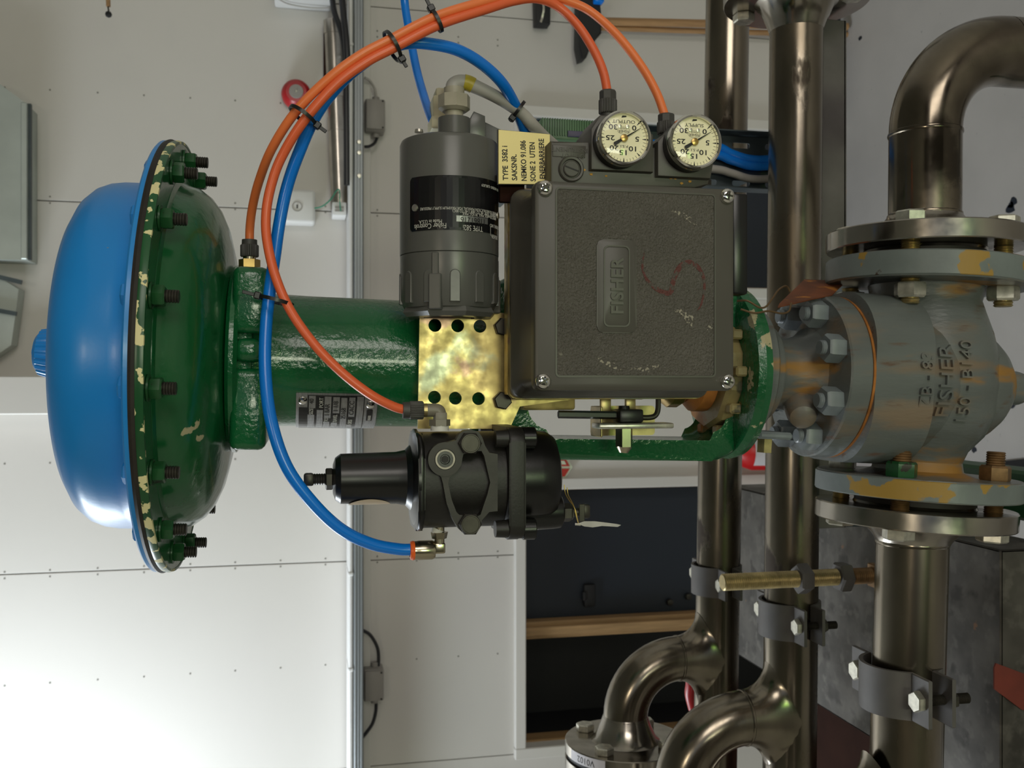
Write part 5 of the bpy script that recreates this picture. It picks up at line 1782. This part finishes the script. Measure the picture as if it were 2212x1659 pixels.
# sticker round the left of the bonnet
stk = MB()
stk.prism([(0.0135 * math.cos(2 * PI * i / 28), 0.0135 * math.sin(2 * PI * i / 28)) for i in range(28)], 0, 0.0003)
bmesh.ops.triangulate(stk.bm, faces=[f for f in stk.bm.faces if len(f.verts) > 4])
stk2 = MB()
nseg = 14
for i in range(nseg):
    y0, y1 = -0.0145 + 0.029 * i / nseg, -0.0145 + 0.029 * (i + 1) / nseg
    def hw(y):
        return math.sqrt(max(0, 0.0145 ** 2 - y * y)) * 0.62
    n = 8
    for j in range(n):
        q = []
        for (yy, t) in ((y0, j), (y0, j + 1), (y1, j + 1), (y1, j)):
            q.append(stk2.bm.verts.new((-hw(yy) + 2 * hw(yy) * t / n, yy, 0.0003)))
        try:
            stk2.bm.faces.new(q)
        except ValueError:
            pass
stk.bm.free()
bmesh.ops.remove_doubles(stk2.bm, verts=stk2.bm.verts, dist=1e-6)
bmesh.ops.dissolve_degenerate(stk2.bm, edges=stk2.bm.edges, dist=1e-7)
Mst = Matrix.Translation((xRb, YR_, zR(797))) @ Matrix.Rotation(math.radians(-76), 4, 'Z') @ Matrix(((1, 0, 0, 0), (0, 0, -1, 0), (0, 1, 0, 0), (0, 0, 0, 1)))
stk2.bend(0.0176, Mst)
obj('round_sticker', stk2, m_sticker, reg, label='beige round sticker')
# body and its raised front face
obj('bonnet_flange', MB().prism(rrect(xR, YR_, 0.0660, 0.0660, 0.016, 8), zR(906), zR(892), bevel=0.0022, seg=3), m_black, reg)
obj('body', MB().prism(rrect(xR, YR_, 0.0660, 0.0640, 0.0300, 12), zR(1076), zR(905), bevel=0.0010, seg=1), m_black_cast, reg)
YFc = YR_ - 0.0370
mb = MB().mesh(sheet([xz(px, py, YFc) for px, py in ((925, 986), (929, 976), (938, 965), (949, 959), (970, 955), (985, 951), (992, 938), (1003, 930), (1018, 928), (1034, 933), (1042, 945), (1048, 963), (1057, 978), (1075, 981),
                                                      (1075, 1104), (1057, 1106), (1041, 1124), (1036, 1142), (1022, 1153), (1002, 1153), (990, 1142), (978, 1122), (965, 1088), (957, 1045), (953, 1030), (936, 1018), (927, 1004))],
                     [[xz(px, py, YFc) for px, py in ((1001, 981), (1020, 976), (1040, 974), (1046, 985), (1059, 1042), (1053, 1068), (1038, 1112), (1030, 1116), (992, 1112), (986, 1106), (976, 1080), (968, 1045), (971, 1031), (988, 1018), (997, 1004), (999, 990))]],
                     0.008), upright(YFc + 0.004))
obj('face_web', mb, m_black_plate, reg, label='worn raised web on the front face')
obj('lower_flange', MB().prism(rrect(xR - 0.0010, YR_, 0.0755, 0.0730, 0.010, 6), zR(1111), zR(1077), bevel=0.0016, seg=2), m_black_cast, reg)
obj('bowl', MB().lathe([(0, zR(1199)), (0.012, zR(1199)), (0.022, zR(1197)), (0.0285, zR(1190)), (0.0315, zR(1176)), (0.0322, zR(1150)), (0.0325, zR(1111)), (0, zR(1111))], T(xR + 0.001, YR_, 0), n=72), m_black, reg)
mb = MB()
c = W(1150, 1105, YR_ - 0.006)
mb.lathe([(0, zR(1208)), (0.0100, zR(1208)), (0.0120, zR(1204)), (0.0125, zR(1190)), (0.0135, zR(1111)), (0, zR(1111))], T(c.x, YR_ - 0.006, 0), n=40)
obj('drain_boss', mb, m_black, reg)
for sx, sy in ((-1, -1), (1, -1), (-1, 1), (1, 1)):
    obj('corner_lug', MB().cyl((xR - 0.001 + sx * 0.0305, YR_ + sy * 0.0290, zR(1077.5)), (xR - 0.001 + sx * 0.0305, YR_ + sy * 0.0290, zR(1052)), 0.0062, 0.0056, n=20), m_black_cast, reg)
for py, yy in ((946, -0.026), (1143, -0.026), (946, 0.026), (1143, 0.026)):
    c = W(1112, py, YR_ + yy)
    obj('cap_screw', MB().lathe([(0, 0), (0.0074, 0), (0.0074, -0.0080), (0.0066, -0.0088), (0, -0.0088)], T(c.x, YR_ + yy, zR(1111)), n=32), m_black, reg)
for py in (957, 1131):
    M = upright(YFc) @ T(*xz(1014, py, YFc), 0)
    h_ = obj('hex_bolt', MB().lathe([(0, 0), (0.0077, 0), (0.0077, 0.004), (0.0064, 0.0052), (0, 0.0052)], M @ Matrix.Rotation(0.5, 4, 'Z'), n=6), m_black_plate, reg)
    obj('bolt_face', MB().lathe([(0.0062, 0.0048), (0.0062, 0.0056), (0.0056, 0.0056), (0.0054, 0.0053), (0, 0.0053)], M, n=36), m_stud, h_)
M = upright(YFc) @ T(*xz(961, 992, YFc), 0)
obj('gauge_port', MB().lathe([(0.0112, 0.0), (0.0112, 0.0010), (0.0070, 0.0010)], M, n=40), m_black_plate, reg)
obj('port_ring', MB().lathe([(0.0067, 0.0008), (0.0065, 0.0018), (0.0054, 0.0018), (0.0050, 0.0008)], M, n=40, closed=True), m_pale_ring, reg, label='pale ring round the gauge port')
obj('port_plug', MB().lathe([(0.0054, 0.0012), (0.0034, 0.0012), (0.0030, 0.0004), (0, 0.0004)], M, n=24), m_black, reg)
obj('socket', MB().lathe([(0.0026, 0.0013), (0.0000, 0.0013)], M, n=6), m_ink, reg)
# drain cock, lead-seal wire and frayed tag
dc = thing('drain_cock', W(1262, 1103, 0.655), 'small black drain cock with a wire seal under the regulator bowl', 'valve')
x_ = W(1225, 1107, 0.657).x
obj('hex_body', MB().lathe([(0, 0), (0.0062, 0), (0.0066, -0.0015), (0.0066, -0.0055), (0.0055, -0.0065), (0.0055, -0.0075), (0, -0.0075)], T(x_, 0.657, zR(1208)), n=6), m_stud, dc)
obj('stem', MB().cyl((x_, 0.657, zR(1214)), (x_, 0.657, zR(1262)), 0.0030, n=16), m_stud, dc)
mb = MB().box((x_ + 0.0005, 0.657, zR(1256)), (0.0100, 0.006, 0.0075), bevel=0.0018, seg=2)
obj('lever', mb, m_stud, dc)
obj('plate', MB().box((x_, 0.6535, zR(1247)), (0.0125, 0.0012, 0.0042), bevel=0.0004, seg=1), m_stud, dc)
ws = thing('seal_wire', W(1240, 1080, 0.650), 'thin twisted brass seal wire standing up from the drain cock', 'wire')
obj('strand', MB().tube([W(1219, 1047, 0.648), W(1221, 1065, 0.648), W(1229, 1080, 0.649), W(1238, 1092, 0.650), W(1244, 1105, 0.650), W(1247, 1120, 0.650), W(1250, 1132, 0.650)], 0.00035, n=6), m_brass, ws)
obj('strand', MB().tube([W(1225, 1053, 0.6485), W(1227, 1068, 0.6485), W(1233, 1080, 0.6492), W(1240, 1094, 0.6502), W(1243, 1108, 0.6502), W(1248, 1126, 0.6502), W(1252, 1134, 0.6502)], 0.00035, n=6), m_brass, ws)
tp = [(1250, 1130), (1262, 1126), (1285, 1126), (1302, 1128), (1318, 1130), (1333, 1132), (1341, 1134), (1334, 1138), (1318, 1137), (1300, 1136), (1280, 1139), (1262, 1137), (1252, 1133)]
tg = thing('paper_tag', W(1340, 1133, 0.650), 'frayed white tag hanging from the seal wire', 'tag')
obj('tag_sheet', MB().prism([xz(px, py, 0.650) for px, py in tp], -0.0005, 0.0005, upright(0.650)), m_whitetag, tg)
obj('crimp', MB().cyl(W(1243, 1132, 0.650), W(1254, 1133, 0.650), 0.0009, n=8), m_zinc, tg)

# ------------------------------------------------------------------ tube fittings


def knurl(mb, M, r, z0, z1, n=26):
    """ribbed nut along local z"""
    rings = []
    for z, k in ((z0, 0.93), (z0 + 0.0006, 1.0), (z1 - 0.0006, 1.0), (z1, 0.93)):
        ring = []
        for i in range(n * 3):
            rr = r * k * (1.0 if i % 3 != 2 else 0.93)
            a = 2 * PI * i / (n * 3)
            ring.append((rr * math.cos(a), rr * math.sin(a), z))
        rings.append(ring)
    mb._poly(rings, M)


# on the actuator lug
Yq = 0.718
c = W(539, 577, Yq)
f1 = thing('tube_fitting', c, 'straight tube fitting on the green yoke lug with brass hexagon', 'fitting', 'tube fittings')
Mf1 = frame(c, (1, 0, 0), (0, 0, 1))
s_ = S(539, Yq)
obj('hex_base', MB().lathe([(0, -0.003), (0.0072, -0.003), (0.0076, 0.0), (0.0076, 16 * s_), (0.0062, 17 * s_), (0, 17 * s_)], Mf1, n=6), m_brass, f1)
obj('body', MB().lathe([(0, 16 * s_), (0.0045, 16 * s_), (0.0045, 24 * s_), (0, 24 * s_)], Mf1, n=20), m_nickel, f1)
mb = MB()
knurl(mb, Mf1, 19.5 * s_, 22 * s_, 48 * s_)
mb.lathe([(0, 47 * s_), (16.5 * s_, 47 * s_), (16 * s_, 59 * s_), (10 * s_, 60 * s_), (0, 60 * s_)], Mf1, n=24)
obj('clamp_nut', mb, m_fit, f1)
# elbow on the regulator
YE = 0.657
f2 = thing('elbow_fitting', W(945, 918, YE), 'grey plastic elbow fitting feeding the top side of the black regulator', 'fitting', 'tube fittings')
pe = W(950, 886, YE)
px_ = Vector((0, 0, 1))
Mf2 = frame(pe, (0, 0, 1), (1, 0, 0))
s_ = S(910, YE)
mb = MB()
knurl(mb, Mf2, 20 * s_, 36 * s_, 66 * s_)
mb.lathe([(0, 65 * s_), (18 * s_, 65 * s_), (18 * s_, 80 * s_), (11 * s_, 81 * s_), (0, 81 * s_)], Mf2, n=24)
obj('clamp_nut', mb, m_fit, f2)
obj('collar', MB().cyl(pe + px_ * 28 * s_, pe + px_ * 37 * s_, 15 * s_, n=24), m_zincy, f2)
mb = MB().tube([pe + px_ * 30 * s_, pe + px_ * 14 * s_, pe + px_ * 3 * s_ + Vector((-2 * s_, 0, 0)), pe + Vector((-12 * s_, 0, 0)), pe + Vector((-26 * s_, 0, 0))], 14.5 * s_, n=24)
mb.box(pe + Vector((-16 * s_, 0, -1 * s_)), (24 * s_, 32 * s_, 26 * s_), bevel=0.001)
obj('elbow_body', mb, m_fit_light, f2)
obj('hex_base', MB().cyl(pe + Vector((-20 * s_, 0, 0)), pe + Vector((-34 * s_, 0, 0)), 23 * s_, n=6), m_fit_light, f2)
obj('thread_tape', MB().cyl(pe + Vector((-33 * s_, 0, 0)), pe + Vector((-44 * s_, 0, 0)), 20 * s_, n=24), m_ptfe, f2, label='white thread tape')
# brass push-in elbow at the lower side
YG = 0.662
pg = W(949, 1187, YG)
s_ = S(930, YG)
f3 = thing('push_in_elbow', pg, 'nickel-plated push-in elbow with an orange release ring at the blue hose end', 'fitting', 'tube fittings')
Mg = frame(pg, (0, 0, 1), (1, 0, 0))
obj('vertical_arm', MB().cyl(pg + Vector((50 * s_, 0, 0)), pg + Vector((12 * s_, 0, 0)), 11 * s_, n=24), m_nickel, f3)
obj('hex_base', MB().cyl(pg + Vector((38 * s_, 0, 0)), pg + Vector((24 * s_, 0, 0)), 19 * s_, 16 * s_, n=6), m_nickel, f3)
obj('thread_tape', MB().cyl(pg + Vector((45 * s_, 0, 3 * s_)), pg + Vector((34 * s_, 0, 8 * s_)), 15 * s_, 11 * s_, n=14), m_ptfe, f3, label='scrap of white thread tape')
obj('corner', MB().box(pg + Vector((4 * s_, 0, 0)), (24 * s_, 22 * s_, 24 * s_), bevel=4 * s_, seg=3), m_nickel, f3)
obj('socket_barrel', MB().lathe([(0, 10 * s_), (18 * s_, 10 * s_), (21 * s_, 16 * s_), (21 * s_, 44 * s_), (20 * s_, 49 * s_), (20 * s_, 54 * s_), (12 * s_, 54 * s_), (0, 54 * s_)], Mg, n=36), m_nickel, f3)
obj('release_ring', MB().lathe([(13 * s_, 52 * s_), (20 * s_, 54 * s_), (21 * s_, 58 * s_), (19 * s_, 63 * s_), (14.5 * s_, 64 * s_), (13 * s_, 62 * s_)], Mg, n=36, closed=True), m_oring, f3, label='orange release ring')
# two on the gauge block
for px, py0, py1, Y, lab in ((1313, 248, 196, 0.655, 'dark ribbed tube fitting above the OUTPUT gauge'), (1439, 292, 247, 0.655, 'dark ribbed tube fitting above the SUPPLY gauge')):
    c = W(px, py0, Y)
    s_ = S(px, Y)
    ff = thing('tube_fitting', c, lab, 'fitting', 'tube fittings')
    M = frame(c, (1, 0, 0), (0, 0, 1))
    L = py0 - py1
    mb = MB()
    knurl(mb, M, 20 * s_, 2 * s_, L * 0.62 * s_)
    mb.lathe([(0, L * 0.6 * s_), (19 * s_, L * 0.6 * s_), (19 * s_, L * 0.93 * s_), (16 * s_, L * 1.0 * s_), (0, L * 1.0 * s_)], M, n=8)
    obj('clamp_nut', mb, m_fit, ff)
    obj('neck', MB().cyl(c + Vector((-10 * s_, 0, 0)), c + Vector((3 * s_, 0, 0)), 15 * s_, n=20), m_fit, ff)

# ------------------------------------------------------------------ air tubes and cable ties


def hose(name, pts, r, mat, label, cat='tube'):
    return obj(name, MB().tube([W(*p) for p in pts], r, n=18, res=10), mat, None, label=label, cat=cat)


tA = [(539, 530, .718), (540, 490, .716), (546, 445, .706), (560, 390, .688), (588, 320, .664), (640, 240, .648), (712, 168, .641), (780, 118, .638), (845, 84, .637), (940, 36, .638), (1050, 2, .642), (1120, -13, .648), (1185, -8, .655),
      (1235, 5, .657), (1280, 28, .657), (1335, 78, .656), (1385, 142, .655), (1418, 200, .655), (1437, 252, .655)]
tB = [(880, 886, .657), (850, 878, .655), (800, 852, .652), (740, 806, .652), (680, 745, .652), (628, 672, .654), (595, 597, .657), (577, 520, .659), (575, 460, .659), (586, 400, .657), (608, 340, .653), (655, 263, .645),
      (724, 184, .6405), (790, 135, .638), (851, 103, .637), (945, 55, .638), (1050, 20, .642), (1110, 2, .6465), (1160, -3, .651), (1205, 14, .655), (1248, 55, .655), (1282, 107, .655), (1303, 155, .655), (1313, 204, .655)]
hose('air_tube', tA, 0.0031, m_orange, 'orange air tube from the green yoke lug over to the SUPPLY gauge fitting')
hose('air_tube', tB, 0.0032, m_red_tube, 'red-orange air tube from the regulator elbow looping up to the OUTPUT gauge fitting')
tC = [(897, 1187, .662), (860, 1186, .661), (800, 1174, .658), (735, 1142, .654), (672, 1082, .651), (618, 1005, .650), (585, 905, .652), (573, 800, .658), (575, 700, .666), (584, 620, .6705), (594, 550, .6715), (604, 480, .671),
      (620, 405, .668), (645, 332, .662), (684, 246, .655), (736, 179, .652), (791, 132, .6505), (843, 103, .650), (884, 93, .6505), (930, 95, .652), (985, 107, .656), (1035, 134, .664), (1080, 174, .674), (1108, 218, .688), (1127, 265, .702),
      (1142, 310, .716), (1156, 350, .73)]
hose('air_hose', tC, 0.0041, m_bluetube, 'thick blue air hose sweeping from the push-in elbow up behind the orange tubes', 'hose')
hose('air_hose', [(872, -25, .80), (876, 20, .80), (888, 90, .79), (901, 155, .775), (917, 212, .75), (932, 255, .725), (940, 270, .718)], 0.0034, m_bluetube, 'thin blue air hose dropping to the cream coupling', 'hose')


def tie(px, py, Y, dirn, hw, hd, label, head=1, tail=0.010):
    """cable tie round tubes: dirn = run of the tubes in the picture (dx, dy)"""
    c = W(px, py, Y)
    q = W(px + dirn[0], py + dirn[1], Y)
    t = (q - c).normalized()
    nrm = Vector((0, -1, 0))
    side = t.cross(nrm).normalized()
    o = thing('cable_tie', c, label, 'cable tie', 'black cable ties')
    n = 28
    loop = [c + side * (hw * math.cos(2 * PI * i / n)) + nrm * (hd * math.sin(2 * PI * i / n)) for i in range(n)]
    mb = MB()
    w, th = 0.0024, 0.0010
    rings = []
    for i in range(n):
        d = (loop[i] - c)
        rad = d.normalized()
        rings.append([loop[i] - t * w / 2, loop[i] + t * w / 2, loop[i] + t * w / 2 + rad * th, loop[i] - t * w / 2 + rad * th])
    rings.append(rings[0])
    mb._poly(rings, ID, cap0=False, cap1=False)
    bmesh.ops.remove_doubles(mb.bm, verts=mb.bm.verts, dist=1e-7)
    obj('band', mb, m_nylon, o)
    h = c + side * head * (hw + 0.0012) + nrm * hd * 0.3
    Mh = frame(h, nrm, tuple(side))
    obj('lock_head', MB().box((0, 0, 0), (0.0044, 0.0048, 0.0040), Mh, bevel=0.0006, seg=1), m_nylon, o)
    e = h + side * head * tail
    obj('tail', MB().box((0, 0, (e - h).length / 2 + 0.001), (0.0011, 0.0024, (e - h).length), frame(h, e - h, tuple(nrm)), bevel=0.0003, seg=1), m_nylon, o)


def side_sign(dirn):
    return 1


tie(596, 650, .6615, (8, -30), 0.0110, 0.0125, 'black cable tie joining the blue hose to a tube over the green yoke', head=-1, tail=0.009)
tie(655, 252, .6495, (22, -30), 0.0098, 0.0120, 'black cable tie round the tubes beside the red alarm bell', head=1, tail=0.006)
tie(848, 100, .6435, (40, -22), 0.0098, 0.0115, 'black cable tie where the blue hose leaves the orange tubes', head=1, tail=0.005)
tie(943, 45, .6385, (40, -18), 0.0072, 0.0050, 'black cable tie on the two orange tubes nearest the broom', head=-1, tail=0.006)
tie(1119, 238, .6945, (20, 16), 0.0072, 0.0072, 'thin black cable tie round the grey cable and blue hose', head=1, tail=0.002)

# ------------------------------------------------------------------ cable tray behind the gauges and what lies in it
YC = 1.13
ty0, ty1 = W(1560, 292, YC).x, W(1560, 412, YC).x
tz0, tz1 = W(1786, 350, YC).z + 0.3, W(1150, 350, YC).z
trayt = thing('cable_tray', ((ty0 + ty1) / 2, YC, tz0 - 0.3), 'upright dark slotted cable tray behind the gauges', 'cable tray')
slots = []
k = 0
zz = tz0 - 0.27
while zz < tz1 - 0.04:
    for xx in (ty0 - 0.012, ty1 + 0.010):
        slots.append(rrect(xx, zz, 0.007, 0.024, 0.003, 3))
    zz += 0.045
mb = MB().mesh(sheet([(ty0, tz0 - 0.3), (ty0, tz1), (ty1, tz1), (ty1, tz0 - 0.3)], slots, 0.0015), upright(YC))
obj('tray_sheet', mb, m_tray, trayt)
for xx in (ty0, ty1):
    obj('side_lip', MB().box((xx, YC - 0.012, (tz0 - 0.3 + tz1) / 2), (0.0015, 0.026, tz1 - tz0 + 0.3)), m_tray, trayt)
obj('tray_bracket', MB().box(((ty0 + ty1) / 2, YC + 0.052, 1.243), (0.03, 0.105, 0.02)), m_tray, trayt)
for (a, b, lab, r, mt, cat) in ((316, 336, 'blue hose in the cable tray nearest its upper lip', .0055, m_bluetube, 'hose'), (333, 350, 'blue hose in the middle of the cable tray', .0055, m_bluetube, 'hose'),
                                (365, 378, 'pale grey cable in the cable tray below the blue hoses', .0050, m_cable_grey, 'cable')):
    hose('tray_hose' if cat == 'hose' else 'tray_cable', [(1150, a - 30, YC - .013), (1280, a - 16, YC - .013), (1420, a - 4, YC - .013), (1540, a, YC - .013), (1580, b - 4, YC - .013), (1620, b + 8, YC - .013), (1665, b + 8, YC - .013), (1720, b, YC - .013)], r, mt, lab, cat)
# green ribbed block
YN = 0.80
gr = thing('ribbed_terminal', W(1230, 300, YN), 'green ribbed plastic terminal strip behind the yellow label', 'terminal strip')
a, b = W(1163, 262, YN), W(1290, 312, YN)
mb = MB().box((a + b) / 2, (abs(a.x - b.x), 0.02, abs(a.z - b.z)), bevel=0.001)
obj('strip', mb, m_greenrib, gr)
mb = MB()
for i in range(24):
    t = (i + 0.5) / 24
    mb.box((a.x * 0.42 + b.x * 0.58 + 0.003, YN - 0.0105, a.z + (b.z - a.z) * t), (abs(a.x - b.x) * 0.84, 0.002, 0.0008))
obj('rib', mb, m_greenrib, gr, kind='stuff')
obj('carrier', MB().box(((a.x + b.x) / 2, (YN + YC) / 2, (a.z + b.z) / 2), (0.012, YC - YN - 0.016, 0.012)), m_tray, gr)
c = W(1253, 290, YN - 0.0115)
obj('purple_tab', MB().box(c, (0.005, 0.002, 0.022), bevel=0.0006), m_purple, gr)

# ------------------------------------------------------------------ rusty tag wired to the yoke
tgp = [W(1738, 603, .800), W(1828, 607, .790), W(1797, 637, .735), W(1752, 646, .716), W(1680, 663, .700), W(1684, 655, .706)]
rt = thing('metal_tag', W(1750, 640, .74), 'rusty brown metal tag wired beside the valve bonnet', 'tag')
mb = MB()
n_ = (tgp[1] - tgp[0]).cross(tgp[3] - tgp[0]).normalized()
f0 = [mb.bm.verts.new(p) for p in tgp]
f1 = [mb.bm.verts.new(p + n_ * 0.0008) for p in tgp]
mb.bm.faces.new(f0)
mb.bm.faces.new(list(reversed(f1)))
for i in range(len(tgp)):
    j = (i + 1) % len(tgp)
    mb.bm.faces.new((f0[i], f1[i], f1[j], f0[j]))
obj('tag_sheet', mb, m_tag, rt)
mb = MB().tube([W(1592, 650, .690), W(1615, 650, .685), W(1640, 664, .684), W(1655, 662, .686), W(1668, 645, .690), W(1682, 626, .700), W(1698, 618, .712), W(1706, 630, .715), W(1702, 620, .715)], 0.0008, n=8)
mb.tube([W(1600, 668, .686), W(1630, 676, .684), W(1660, 672, .686), W(1688, 677, .690), W(1704, 672, .695), W(1709, 655, .700)], 0.0008, n=8)
obj('tie_wire', mb, m_wire, rt)
